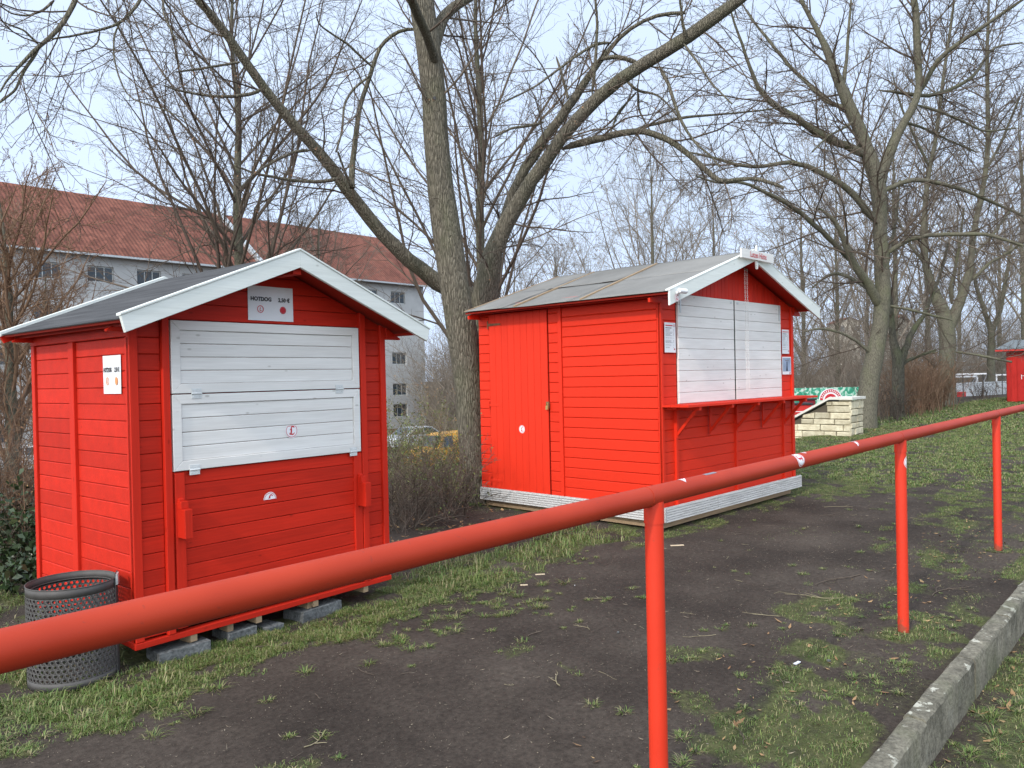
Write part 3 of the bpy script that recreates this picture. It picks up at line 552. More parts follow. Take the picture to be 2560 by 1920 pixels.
# ---------------------------------------------------------------- hut 2
def hut2():
    h=empty('market_hut',(7.1667,4.2995,0),-.0356,label='larger red market hut with grey felt roof, serving counter and closed white shutters',cat='hut')
    W,D,ZB,P=3.18,2.74,.24,.116; XR=1.59; SL=.318; ZP=3.045
    mb=MB(); mb.box((.03,.04,ZB),(W-.03,D-.03,2.45)); mb.add([(.03,.04,2.45),(W-.03,.04,2.45),(XR,.04,2.96),(.03,D-.03,2.45),(W-.03,D-.03,2.45),(XR,D-.03,2.96)],[(0,1,2),(5,4,3),(0,2,5,3),(1,4,5,2)]); mb.build('core',M['reddark'],h)
    cl=[(-SL,1,ZP-.055-SL*XR),(SL,1,ZP-.055+SL*XR)]
    mb=MB(); O=(0,.03,0)
    boards(mb,O,X_,Z_,-Y_,.05,.315,ZB,2.7,P,.018,.005,cl); boards(mb,O,X_,Z_,-Y_,2.80,W-.07,ZB,2.7,P,.018,.005,cl); boards(mb,O,X_,Z_,-Y_,.315,2.80,ZB,1.32,P,.018,.005)
    O=(.03,0,0); boards(mb,O,Y_,Z_,-X_,.05,1.35,ZB,2.5,P,.02,.008); boards(mb,O,Y_,Z_,-X_,1.405,1.56,ZB,2.5,P,.02,.008,phase=.06); boards(mb,O,Y_,Z_,-X_,2.545,D,ZB,2.5,P,.02,.008,phase=.03)
    boards(mb,O,Y_,Z_,-X_,1.56,2.545,2.455,2.52,P,.02,.0045)
    O=(W-.03,0,0); boards(mb,O,Y_,Z_,X_,.05,D-.05,ZB,2.5,P,.018,.0045); boards(mb,(0,D-.03,0),X_,Z_,Y_,.05,W-.05,ZB,2.95,P,.018,.0045,cl)
    mb.build('wall',M['red2'],h)
    # gable with vertical boards
    mb=MB(); x=.05
    while x<W-.1:
        p=[(x,2.505),(x+.083,2.505),(x+.083,3.3),(x,3.3)]
        for c in cl: p=clip_poly(p,*c) if len(p)>2 else p
        if len(p)>2: mb.plank((0,.032,0),X_,Z_,-Y_,p,.018,.004)
        x+=.0845
    mb.build('gable',M['redv'],h)
    z0=ZB-.005
    for O_,U_,N_,a_,b_,t_,zz in (((0,.03,0),X_,-Y_,0,.046,.032,2.5),((0,.03,0),X_,-Y_,W-.066,W,.036,2.5),((.03,0,0),Y_,-X_,0,.046,.03,2.47),((.03,0,0),Y_,-X_,1.352,1.403,.034,2.47)):
        mb=MB(); mb.plank(O_,U_,Z_,N_,[(a_,z0),(b_,z0),(b_,zz),(a_,zz)],t_,.003); mb.build('corner_trim' if a_!=1.352 else 'upright',M['red2v'],h)
    mb=MB(); mb.plank((.03,0,0),Y_,Z_,-X_,[(0,2.471),(2.74,2.471),(2.74,2.55),(0,2.55)],.036,.003); mb.build('frieze_board',M['red2'],h)
    for x in (.262,1.575,2.85): mb=MB(); mb.plank((0,.012,0),X_,Z_,-Y_,[(x-.018,z0),(x+.024,z0),(x+.024,1.25),(x-.018,1.25)],.026,.003); mb.build('upright',M['red2v'],h)
    # door
    mb=MB(); y=1.567; n=9; pw=(2.535-1.567)/n; 
    for i in range(n): mb.plank((.008,0,0),Y_,Z_,-X_,[(y,ZB+.01),(y+pw-.002,ZB+.01),(y+pw-.002,2.44),(y,2.44)],.014,.004); y+=pw
    d=mb.build('door',M['red2v'],h)
    for z in (2.31,1.30,.35):
        mb=MB(); mb.plank((-.006,0,0),Y_,Z_,-X_,[(2.33,z-.012),(2.545,z-.017),(2.545,z+.017),(2.33,z+.012)],.004,.001); mb.tube([(-.011,2.55,z-.05),(-.011,2.55,z+.05)],.007,8); mb.build('hinge',M['red2' if z<2 else 'rust'],d)
    mb=MB(); mb.box((-.018,1.545,1.27),(-.006,1.59,1.35)); mb.build('hasp',M['rust'],d)
    mb=MB(); mb.box((-.035,1.55,1.255),(-.018,1.585,1.30)); mb.tube([(-.026,1.556,1.30),(-.026,1.557,1.325),(-.026,1.567,1.335),(-.026,1.577,1.325),(-.026,1.578,1.30)],.004,6); mb.build('padlock',M['brass'],d,bevel=.003)
    crest('sticker',plane_map((-.007,1.995,1.011),-Y_,Z_,-X_),.048,d,'scratched white crest sticker on the red door')
    # decking skirt
    def skirt(a,b,U,N,O):
        mb=MB(); z=.118; 
        prof=[]
        for k in range(6): zz=.098+k*.0262; prof+=[(zz,.022),(zz+.016,.022),(zz+.018,.008),(zz+.0245,.008)]
        O=np.array(O,float); L=[O+U*a+N*d+Z_*zz for zz,d in prof]; Rr=[O+U*b+N*d+Z_*zz for zz,d in prof]; n=len(prof)
        mb.add(L+Rr,[(i,n+i,n+i+1,i+1) for i in range(n-1)]); mb.add([O+U*a+Z_*.098,O+U*a+Z_*.252,O+U*a+N*.013+Z_*.252,O+U*a+N*.022+Z_*.098,O+U*b+Z_*.098,O+U*b+Z_*.252,O+U*b+N*.013+Z_*.252,O+U*b+N*.022+Z_*.098],[(0,1,2,3),(7,6,5,4),(1,5,6,2),(0,3,7,4)])
        return mb.build('skirt_board',M['deck'],h)
    for a,b in ((-.022,1.07),(1.072,2.16),(2.162,3.30)): skirt(a,b,X_,-Y_,(0,-.012,0))
    for a,b in ((-.034,1.38),(1.382,2.74)): skirt(a,b,Y_,-X_,(0,0,0))
    mb=MB(); mb.box((.04,.05,.02),(W-.04,D-.05,.238)); mb.build('floor_bearer',M['bare'],h)
    # shutters
    for x0,x1,lb in ((.323,1.551,'left white shutter leaf'),(1.581,2.795,'right white shutter leaf with the chain in front')):
        mb=MB(); boards(mb,(0,.012,0),X_,Z_,-Y_,x0,x1,1.325,2.502,.1178,.024,.004); s=mb.build('shutter',M['white'],h,label=lb)
        hx=x0+.05 if x0<1 else x1-.05
        mb=MB(); mb.plank((0,-.013,0),X_,Z_,-Y_,[(hx-.012,2.30),(hx+.012,2.30),(hx+.012,2.49),(hx-.012,2.49)],.004,.001); mb.build('hinge',M['zinc'],s)
        hx=x1-.07 if x0<1 else x0+.06
        mb=MB(); mb.plank((0,-.013,0),X_,Z_,-Y_,[(hx-.02,2.455),(hx+.02,2.455),(hx+.02,2.48),(hx-.02,2.48)],.004,.001); mb.build('latch',M['zinc'],s)
    mb=MB(); mb.plank((0,.002,0),X_,Z_,-Y_,[(1.553,1.33),(1.579,1.33),(1.579,2.5),(1.553,2.5)],.012,.002); mb.build('gap_strip',flat('near_black_strip',(.02,.025,.02),.7),h)  # near-black strip filling the gap between the two shutter leaves
    # counter
    mb=MB(); 
    for k in range(3):
        ya=-.004-.105*k; mb.box((0,ya-.101,1.300),(3.19,ya,1.318))
        for j in range(5): mb.box((-.004,ya-.1+.02*j,1.302),(.0,ya-.1+.02*j+.011,1.324)); mb.box((.0,ya-.1+.02*j,1.318),(3.19,ya-.1+.02*j+.011,1.324))
    ct=mb.build('counter',M['red2'],h)
    for x in (.262,.955,1.575,2.235,2.87):
        mb=MB(); mb.box((x-.022,-.028,.96),(x+.022,-.0145,1.30)); mb.bar((x,-.02,1.0),(x,-.27,1.285),.03,.03,(1,0,0)); mb.box((x-.022,-.30,1.262),(x+.022,-.028,1.2995)); mb.build('counter_bracket',M['red2v'],ct)
    # menus
    def menu(x,z,w_,hh,label,seed):
        f=plane_map((x,-.0085,z),X_,Z_,-Y_); mb=MB(); mb.add([f(-w_/2,-hh/2,.001),f(w_/2,-hh/2,.002),f(w_/2,hh/2,.001),f(-w_/2,hh/2,.003)],[(0,1,2,3)],0); r=random.Random(seed); v=hh*.42
        q=lambda u0,u1,v0,t,mi:mb.add([f(u0,v0-t,.004),f(u1,v0-t,.004),f(u1,v0,.004),f(u0,v0,.004)],[(0,1,2,3)],mi)
        q(-w_*.42,w_*.22,v,.010,2); v-=.028; q(-w_*.42,w_*.12,v,.007,1); v-=.02
        for g in (6,1,3,1,1):
            for _ in range(g):
                u=-w_*.42; end=-w_*.42+w_*r.uniform(.35,.62)
                while u<end: L=r.uniform(.01,.03); q(u,min(u+L,end),v,.004,3); u+=L+.004
                q(w_*.27,w_*.27+.014,v,.004,3); v-=.0125
            v-=.012
        strokes(mb,[[(w_*.36+.012*math.cos(a_*.35),hh*.40+.012*math.sin(a_*.35)) for a_ in range(19)]],.004,f,2,.004); q(w_*.33,w_*.41,-hh*.36,.018,2)
        return mb.build('menu_poster',[M['paper'],M['ink'],M['inkred'],M['inkgrey']],h,label=label)
    menu(.165,2.03,.215,.315,'white price list on the left of the shutters',3); menu(2.93,2.035,.205,.315,'white price list on the right of the shutters',5)
    f=plane_map((2.955,-.0085,1.722),X_,Z_,-Y_); mb=MB(); sq=lambda a,b,c,d,h_,mi:mb.add([f(a,b,h_),f(c,b,h_),f(c,d,h_),f(a,d,h_)],[(0,1,2,3)],mi)
    sq(-.13,-.115,.13,.115,.001,0); sq(-.115,-.075,.115,.10,.003,1); mb.add([f(-.03,-.07,.004),f(.035,-.07,.004),f(.018,.0,.004),f(.015,.05,.004),f(-.012,.05,.004),f(-.012,0,.004)],[(0,1,2,3,4,5)],2); sq(-.05,.06,.06,.075,.004,3); sq(.08,-.108,.105,-.085,.003,4)
    mb.build('picture',[M['paper'],flat('pale_blue_print',(.28,.36,.50),.5,.4,0,.35,8),flat('dark_tower_print',(.05,.06,.09),.5),M['inkgrey'],M['inkred']],h,label='small blue picture with a dark tower below the right price list')
    # roof
    rw=1.82; y1,y2=-.25,2.72
    for sgn in (-1,1):
        U=np.array([sgn*rw,0,-SL*rw]); L=np.linalg.norm(U); U/=L; N=np.cross(U,Y_); N=N if N[2]>0 else -N; O=np.array([XR,0,ZP])
        mb=MB(); mb.plank(O-N*.02,U,Y_,N,[(0,y1),(L,y1),(L,y2),(0,y2)],.018,.001); rf=mb.build('roof',M['reddark'],h)
        # felt in sheets, slightly lapped and wavy
        mb=MB(); k=0
        for (ya,yb) in ((y1-.004,1.06),(1.02,2.10),(2.06,y2+.004)):
            for (la,lb2) in ((-.001,L*.5+.03),(L*.5,L+.02)):
                nu=10; nv=8; vs=[];r=random.Random(k*7+(3 if sgn>0 else 0)); off=.004+.0035*(k%3)-(.004 if la>0 else 0)
                for i in range(nu+1):
                    for j in range(nv+1):
                        d=la+(lb2-la)*i/nu; y=ya+(yb-ya)*j/nv; wv=.003*math.sin(d*9+k)*math.sin(y*7+k*2)+r.uniform(0,.0015)
                        p=O+U*d+Y_*y+N*(off+wv+.008); vs.append(p)
                g=nv+1; top=len(vs); mb.add(vs,[(i*g+j,(i+1)*g+j,(i+1)*g+j+1,i*g+j+1) for i in range(nu) for j in range(nv)])
                k+=1
            k+=0
        o=mb.build('roofing_felt',M['felt2'],rf,smooth=True); sm=o.modifiers.new('s','SOLIDIFY'); sm.thickness=.003
        for yb in (1.02,2.02): 
            mb=MB(); mb.plank(O+N*.012,U,Y_,N,[(.05,yb),(L+.01,yb-.18),(L+.01,yb-.15),(.05,yb+.03)],.018,.002); mb.build('batten',M['bare'],rf)
        mb=MB(); mb.plank(O+N*.012,U,Y_,N,[(.0,y2-.02),(L+.01,y2-.02),(L+.01,y2+.01),(.0,y2+.01)],.012,.002); mb.build('batten',M['bare'],rf)
        e=O+U*L; ex=e[0]; e2=O+U*(L-.09); mb=MB(); mb.box((min(e2[0],e2[0]-sgn*.022),y1+.01,e2[2]-.055),(max(e2[0],e2[0]-sgn*.022),y2-.01,e2[2]-.034)); mb.build('fascia_board',M['reddark'],rf)
        wx=0 if sgn<0 else W; tri=[(wx,2.385),(ex-sgn*.03,2.385),(ex-sgn*.025,e[2]-.04),(wx,ZP-SL*abs(wx-XR)-.034)]
        mb=MB(); mb.plank((0,.012,0),X_,Z_,-Y_,tri,.026,.002); mb.build('eaves_box',M['red2'],rf); mb=MB(); mb.plank((0,D-.03,0),X_,Z_,-Y_,tri,.026,.002); mb.build('eaves_box',M['red2'],rf)
        Pq=lambda d,z:(XR+sgn*d,z-SL*d)
        mb=MB(); poly=[Pq(0,ZP+.015),Pq(rw+.005,ZP+.015),(XR+sgn*(rw+.005),ZP+.015-SL*rw-.15),Pq(0,ZP+.015-.125)]; mb.plank((0,y1,0),X_,Z_,-Y_,poly,.022,.002); b=mb.build('bargeboard',M['whitebarge'],rf)
        mb=MB(); poly=[Pq(0,ZP+.030),Pq(rw+.01,ZP+.030),Pq(rw+.01,ZP+.016),Pq(0,ZP+.016)]; mb.plank((0,y1+.03,0),X_,Z_,-Y_,poly,.055,.002); mb.build('cap_strip',M['whitebarge'],b)
    mb=MB(); mb.plank((0,-.305,0),X_,Z_,-Y_,[(1.17,2.935),(1.965,2.935),(1.965,3.04),(1.17,3.04)],.018,.002); text=MB()
    sb=mb.build('name_board',M['white'],h,label='white name board at the gable peak')
    mb=MB(); text_mesh('Lutzes Hütte',.092,mb,plane_map((1.57,-.3235,2.988),X_,Z_,-Y_),0,.004,sx=.84,bold=.0004); mb.build('lettering',[M['inkred']],sb)
    mb=MB(); mb.plank((0,-.283,0),X_,Z_,-Y_,[(1.578,2.84),(1.602,2.84),(1.612,2.90),(1.608,3.07),(1.59,3.115),(1.572,3.07),(1.568,2.90)],.02,.002); mb.build('finial',M['whitebarge'],h)
    # white flood lamp on the left end of the bargeboard
    mb=MB(); mb.tube([(-.11,-.275,2.46),(-.11,-.30,2.46)],.02,10); mb.tube([(-.16,-.315,2.475),(-.15,-.325,2.475),(-.04,-.335,2.475),(-.03,-.335,2.475)],[.012,.026,.026,.012],12); mb.build('outdoor_lamp',M['stickw'],h,smooth=True)
    crest('sticker',plane_map((-.112,-.274,2.415),X_,Z_,-Y_),.042,h,'crest sticker on the left end of the white bargeboard')
hut2()
def chain():
    P0=np.array([7.1667,4.2995,0]); r=-.0356; ex=np.array([math.cos(r),math.sin(r),0]); ey=np.array([-math.sin(r),math.cos(r),0])
    root=empty('chain',tuple(P0+ex*1.70-ey*.1+Z_*2.86),r,label='thin white chain hanging in a double strand before the market hut shutters',cat='chain')
    for dx in (-.028,.028):
        mb=MB(); z=0; i=0
        while z>-1.43:
            pts=[]
            for k in range(10):
                a_=2*math.pi*k/10; u=.0065*math.cos(a_); v=.017*math.sin(a_); ph=R(35 if i%2 else 125)
                pts.append((dx+u*math.cos(ph)+.004*math.sin(z*9),u*math.sin(ph),z+v))
            mb.tube(pts,.0019,5,closed=True); z-=.026; i+=1
        mb.build('strand',M['white'],root,smooth=True)
chain()
# ---------------------------------------------------------------- litter bin
def bin_():
    root=empty('litter_bin',(1.655,4.85,0),R(0),label='dark grey perforated steel litter bin behind the rail at the left',cat='litter bin')
    Rb=.226; Hh=.55; nC=48; rows=18; z0,z1=.045,.50; ch=(z1-z0)/rows; mb=MB()
    def P(th,z): return (Rb*math.cos(th),Rb*math.sin(th),z)
    dth=2*math.pi/nC; hr=.0085
    for r_ in range(rows):
        for c in range(nC):
            th=(c+.5*(r_%2))*dth; z=z0+ch*(r_+.5); o=[]; q=[(-1,-1),(0,-1),(1,-1),(1,0),(1,1),(0,1),(-1,1),(-1,0)]
            for a_,b_ in q: o.append(P(th+a_*dth/2,z+b_*ch/2))
            for a_,b_ in q: L=math.hypot(a_,b_); o.append(P(th+a_/L*hr/Rb,z+b_/L*hr))
            mb.add(o,[(k,(k+1)%8,8+(k+1)%8,8+k) for k in range(8)])
    for za,zb in ((0.0,z0),(z1,Hh)):
        n=54; vs=[P(2*math.pi*k/n,za) for k in range(n)]+[P(2*math.pi*k/n,zb) for k in range(n)]; mb.add(vs,[(k,(k+1)%n,n+(k+1)%n,n+k) for k in range(n)])
    o=mb.build('mesh_wall',M['bin'],root,smooth=True); s=o.modifiers.new('s','SOLIDIFY'); s.thickness=.0025; s.offset=0
    mb=MB(); 
    for rr,zz,t,nm_ in ((Rb+.001,Hh,.003,'rim'),(Rb-.018,Hh-.035,.003,'bag_ring')):
        mb=MB(); mb.tube([(rr*math.cos(2*math.pi*k/48),rr*math.sin(2*math.pi*k/48),zz) for k in range(48)],t,6,closed=True); mb.build(nm_,M['bin'],root,smooth=True)
    th=R(-32); c,s_=math.cos(th),math.sin(th); mb=MB(); U=np.array([-s_,c,0]); N=np.array([c,s_,0]); mb.plank(N*(Rb+.002),U,Z_,N,[(-.035,0),(.035,0),(.035,.58),(-.035,.575)],.004,.001); mb.build('seam_strip',M['bin'],root)
    mb=MB(); mb.plank(N*(Rb+.006),U,Z_,N,[(-.03,.51),(.01,.51),(.01,.575),(-.03,.57)],.012,.002); mb.build('latch',M['zinc'],root,label='grey metal latch')
    mb=MB(); mb.tube([(0,0,.01),(0,0,.014)],Rb-.005,40); mb.build('base_plate',M['bin'],root)
bin_()
# ---------------------------------------------------------------- tubes / trees
class Tubes:
    def __init__(s): s.g={}
    def add(s,P,Rr,sides):
        s.g.setdefault((P.shape[1],sides),[]).append((P,Rr))
    def mesh(s,name,smooth=True):
        Vs=[];Fs=[];off=0
        for (n,m),lst in s.g.items():
            P=np.concatenate([a for a,_ in lst]); Rr=np.concatenate([b for _,b in lst]); N=len(P)
            T=np.gradient(P,axis=1); T/=np.linalg.norm(T,axis=2,keepdims=True)+1e-9
            ref=np.where(np.abs(T[:,:1,2:3])<.8,np.array([0,0,1.]),np.array([1.,0,0])); A=np.cross(T,ref); A/=np.linalg.norm(A,axis=2,keepdims=True)+1e-9; B=np.cross(T,A)
            th=2*np.pi*np.arange(m)/m; ring=A[:,:,None,:]*np.cos(th)[None,None,:,None]+B[:,:,None,:]*np.sin(th)[None,None,:,None]
            V=P[:,:,None,:]+ring*Rr[:,:,None,None]; Vs.append(V.reshape(-1,3))
            b=off+np.arange(N)[:,None,None]*n*m; i=np.arange(n-1)[None,:,None]*m; k=np.arange(m)[None,None,:]; k2=(k+1)%m
            q=np.stack(np.broadcast_arrays(b+i+k,b+i+k2,b+i+m+k2,b+i+m+k),-1).reshape(-1,4); Fs.append(q); off+=N*n*m
        return npmesh(name,np.concatenate(Vs),np.concatenate(Fs),smooth)
def resample(P,n):
    P=np.asarray(P,float); d=np.r_[0,np.cumsum(np.linalg.norm(np.diff(P[:,:3],axis=0),axis=1))]; t=np.linspace(0,d[-1],n)
    # smooth Catmull-like through linear + blur
    Q=np.stack([np.interp(t,d,P[:,k]) for k in range(P.shape[1])],-1)
    for _ in range(2):
        Q[1:-1]=Q[1:-1]*.5+(Q[:-2]+Q[2:])*.25
    return Q
def kids(P,Rr,m,t0,t1,ang,ratio,rrat,n,wob,upb,rtip,g,L=None,lmin=0,fall=.5,rmax=9,rad=None):
    """children on every parent polyline. P (N,k,3) Rr (N,k)"""
    N,k,_=P.shape
    if L is None: L=np.linalg.norm(np.diff(P,axis=1),axis=2).sum(1)
    t=t0+(t1-t0)*((np.arange(m)[None,:]+g.uniform(0,1,(N,m)))/m); x=t*(k-1); i=np.clip(x.astype(int),0,k-2); f=(x-i)[...,None]; r_=np.arange(N)[:,None]
    S=P[r_,i]*(1-f)+P[r_,i+1]*f; T=P[r_,i+1]-P[r_,i]; T/=np.linalg.norm(T,axis=2,keepdims=True)+1e-9; rad_=Rr[r_,i]*(1-f[...,0])+Rr[r_,i+1]*f[...,0]
    ref=np.where(np.abs(T[...,2:3])<.85,np.array([0,0,1.]),np.array([1.,0,0])); A=np.cross(T,ref); A/=np.linalg.norm(A,axis=2,keepdims=True)+1e-9; B=np.cross(T,A)
    az=(np.arange(m)*2.4)[None,:]+g.uniform(0,6.28,(N,1))+g.uniform(-.5,.5,(N,m)); an=np.radians(ang)*g.uniform(.65,1.35,(N,m))
    D=T*np.cos(an)[...,None]+(A*np.cos(az)[...,None]+B*np.sin(az)[...,None])*np.sin(an)[...,None]
    ln=L[:,None]*ratio*(1-fall*t)*g.uniform(.55,1.25,(N,m)); ln=np.maximum(ln,lmin)
    S=S.reshape(-1,3); D=D.reshape(-1,3); ln=ln.ravel(); r0=np.minimum(rad_.ravel()*rrat,rmax); r0=np.maximum(r0,rtip*1.15)
    pts=[S]; cur=S.copy()
    bend=g.normal(0,1,D.shape)*wob*.5
    for j in range(n-1):
        D=D+bend+g.normal(0,1,D.shape)*wob+np.array([0,0,upb]); D/=np.linalg.norm(D,axis=1,keepdims=True); cur=cur+D*(ln/(n-1))[:,None]; pts.append(cur)
    Pn=np.stack(pts,1); tt=np.linspace(0,1,n)[None,:]; Rn=r0[:,None]*(1-tt)**.8+rtip*tt**.8; return Pn,Rn
def tree(name,trunk,crown_specs,label,group=None,seed=0,base=None,trunk_sides=20,bark_='bark',twig='twig',limbs=(),upb=.06,tips=True):
    pass
def trace(pts,D0,D1=None):
    """pixel polyline (x,y,width) with depth from D0 to D1 -> points and radii"""
    n=len(pts); out=[]; L=np.r_[0,np.cumsum([math.hypot(pts[i+1][0]-pts[i][0],pts[i+1][1]-pts[i][1]) for i in range(n-1)])]; L=L/L[-1]
    D1=D0 if D1 is None else D1
    for (x,y,w_),t in zip(pts,L):
        D=D0+(D1-D0)*t; p=at(x,y,D); out.append([*p,w_/2*D/F])
    return np.array(out)
def tree_obj(base,label,trunks,limbs,seed,lv,bark_,twig,group=None,cat='tree',leaves=None,name='bare_tree',sides=14,jit=.012):
    """trunks/limbs: arrays (n,4) world. lv: list of level dicts applied on limbs+trunk tops."""
    g=np.random.default_rng(seed); B=np.array(base,float); root=empty(name,tuple(B),label=label,cat=cat,group=group)
    tb=Tubes(); cr=Tubes(); lb=Tubes()
    def addl(T,arr,n,sd,limb=False):
        Q=resample(arr,n); j=g.normal(0,1,(n,3))*jit*np.clip(Q[:,3:4]*8,.1,1); Q[:,:3]+=j; 
        if limb: Q[0,3]*=.3; Q[1,3]*=.85
        T.add((Q[:,:3]-B)[None],Q[:,3][None]*(1+g.normal(0,.02,(1,n))),sd); return Q[:,:3]-B,Q[:,3]
    src=[]
    for t in trunks:
        p,r=addl(tb,t,28,sides); src.append((p,r,0))
    for t in limbs:
        p,r=addl(lb,t,24,max(8,sides-6),True); src.append((p,r,1))
    cur=None
    def grow(P,Rr,levels):
        for d in levels:
            P2,R2=kids(P,Rr,d['m'],d.get('t0',.1),d.get('t1',1),d.get('a',45),d.get('q',.5),d.get('rr',.6),d.get('n',5),d.get('w',.1),d.get('u',.05),d.get('rt',.002),g,lmin=d.get('lmin',0),fall=d.get('f',.5),rmax=d.get('rmax',9))
            cr.add(P2,R2,d.get('s',4)); P,Rr=P2,R2
        return P,Rr
    ends=[]
    for p,r,k in src:
        L_=lv[k] if isinstance(lv,dict) else lv
        if not L_: continue
        # number of first level children scales with length
        ln=np.linalg.norm(np.diff(p,axis=0),axis=1).sum(); L_=[dict(d) for d in L_]; L_[0]['m']=max(2,int(L_[0]['dens']*ln)); 
        if 'len' in L_[0]: L_[0]['q']=L_[0]['len']/ln
        ends.append(grow(p[None],r[None],L_))
    link('trunk',tb.mesh('trunk'),M[bark_],root); link('crown',cr.mesh('crown'),M[twig],root)
    if limbs: link('branches',lb.mesh('branches'),M[bark_],root)
    if leaves and ends:
        E=np.concatenate([e[0][:,-1] for e in ends]); ids=g.random(len(E))<leaves['p']; E=E[ids]; leafcloud(root,E,leaves,g)
    return root
def leafcloud(root,E,lf,g):
    E=np.repeat(E,lf.get('k',1),0)+g.normal(0,lf.get('sp',.02),(len(E)*lf.get('k',1),3)); n=len(E); d=g.normal(0,1,(n,3)); d[:,2]+=lf.get('dz',-.3); d/=np.linalg.norm(d,axis=1,keepdims=True); r=g.normal(0,1,(n,3)); s_=np.cross(d,r); s_/=np.linalg.norm(s_,axis=1,keepdims=True)
    L=lf['s']*g.uniform(.5,1.2,(n,1)); W=L*lf.get('w',.45); V=np.stack([E,E+d*L*.45+s_*W/2,E+d*L,E+d*L*.45-s_*W/2],1).reshape(-1,3)
    V=V.reshape(n,4,3); V[:,1,2]+=.1*L[:,0]; V[:,3,2]+=.1*L[:,0]
    link(lf.get('name','leaves'),npmesh('leaves',V.reshape(-1,3),np.arange(n*4).reshape(n,4)),M[lf['mat']],root)
# near pair of trees behind the huts -----------------------------------------------------
T=trace
t1=T([(1192,1275,86),(1190,1250,78),(1188,1200,73),(1184,1100,72),(1178,1000,73),(1168,900,74),(1152,800,76),(1137,720,76),(1123,620,72),(1108,540,68),(1100,470,65),(1093,380,62),(1088,290,62),(1080,200,58),(1073,120,62),(1060,50,66),(1048,-10,62),(1040,-100,50),(1035,-260,40),(1010,-500,26),(1000,-700,12)],10.5)
T1l=[T([(1078,150,30),(1091,90,34),(1103,50,30),(1132,17,24),(1180,-10,22),(1260,-60,18),(1330,-130,10)],10.5,11.5),T([(1090,175,24),(1086,150,24),(1075,110,22),(1060,70,23),(1045,40,24),(1028,0,22),(1000,-70,18),(960,-160,10)],10.5,8.6),
     T([(1060,75,8),(1026,68,8),(987,81,9),(958,104,9),(941,130,10),(934,162,10),(918,211,11),(900,260,12),(892,318,12),(883,391,14),(877,451,15),(880,470,15)],10.6,10.3)]
lvn=[dict(m=8,dens=2.6,len=1.8,a=52,t0=.15,t1=.97,rr=.35,n=9,w=.09,u=.0,rt=.0035,s=5,rmax=.016),dict(m=7,q=.44,a=46,n=5,w=.13,u=-.02,rt=.0024,s=4),dict(m=5,q=.45,a=50,n=4,w=.17,u=-.04,rt=.0016,s=3)]
tree_obj((7.55,7.35,0),'tall ridged-bark tree with straight trunk standing between the two huts',[t1],T1l,11,{0:[dict(lvn[0],dens=.9,t0=.45,len=2.2)]+lvn[1:],1:lvn},'bark','twig',sides=26,jit=.006,leaves=dict(p=.12,k=3,s=.035,w=.3,mat='keys',name='dry_seeds',sp=.01))
# knot hole on the tall trunk
for o_ in bpy.data.objects:
    if o_.type=='EMPTY' and str(o_.get('label','')).startswith('tall ridged-bark'):
        c_=at(1086,246,10.345)-np.array(o_.location); mb=MB(); U_=rt; V_=up; N_=-fw
        mb.plank(c_,U_,V_,N_,[(.020*math.cos(k)*1.0,.026*math.sin(k)) for k in np.linspace(0,2*math.pi,13)[:-1]],.012,.003); mb.build('knot_hole',M['ink'],o_)
t2=T([(1212,1290,95),(1212,1100,86),(1210,900,80),(1206,760,70),(1212,700,60),(1225,640,50),(1245,590,42),(1270,540,38),(1305,480,34),(1350,420,33),(1385,370,32),(1425,310,32),(1480,255,32),(1545,200,31),(1600,165,32),(1660,130,32),(1715,95,33),(1765,55,34),(1830,20,32),(1870,-10,24),(1930,-60,20),(2000,-160,12)],12.2,10.4)
t2b=T([(1206,760,50),(1170,740,50),(1130,728,46),(1090,708,42),(1046,675,38),(1000,632,36),(955,584,34),(913,538,32),(880,486,31),(850,446,30),(810,388,28),(775,359,27),(741,324,26),(694,266,24),(648,208,23),(613,150,22),(573,93,20),(532,40,20),(498,0,19),(440,-69,17),(382,-139,14),(300,-208,11),(150,-260,7)],12.0,8.6)
D2=11.3
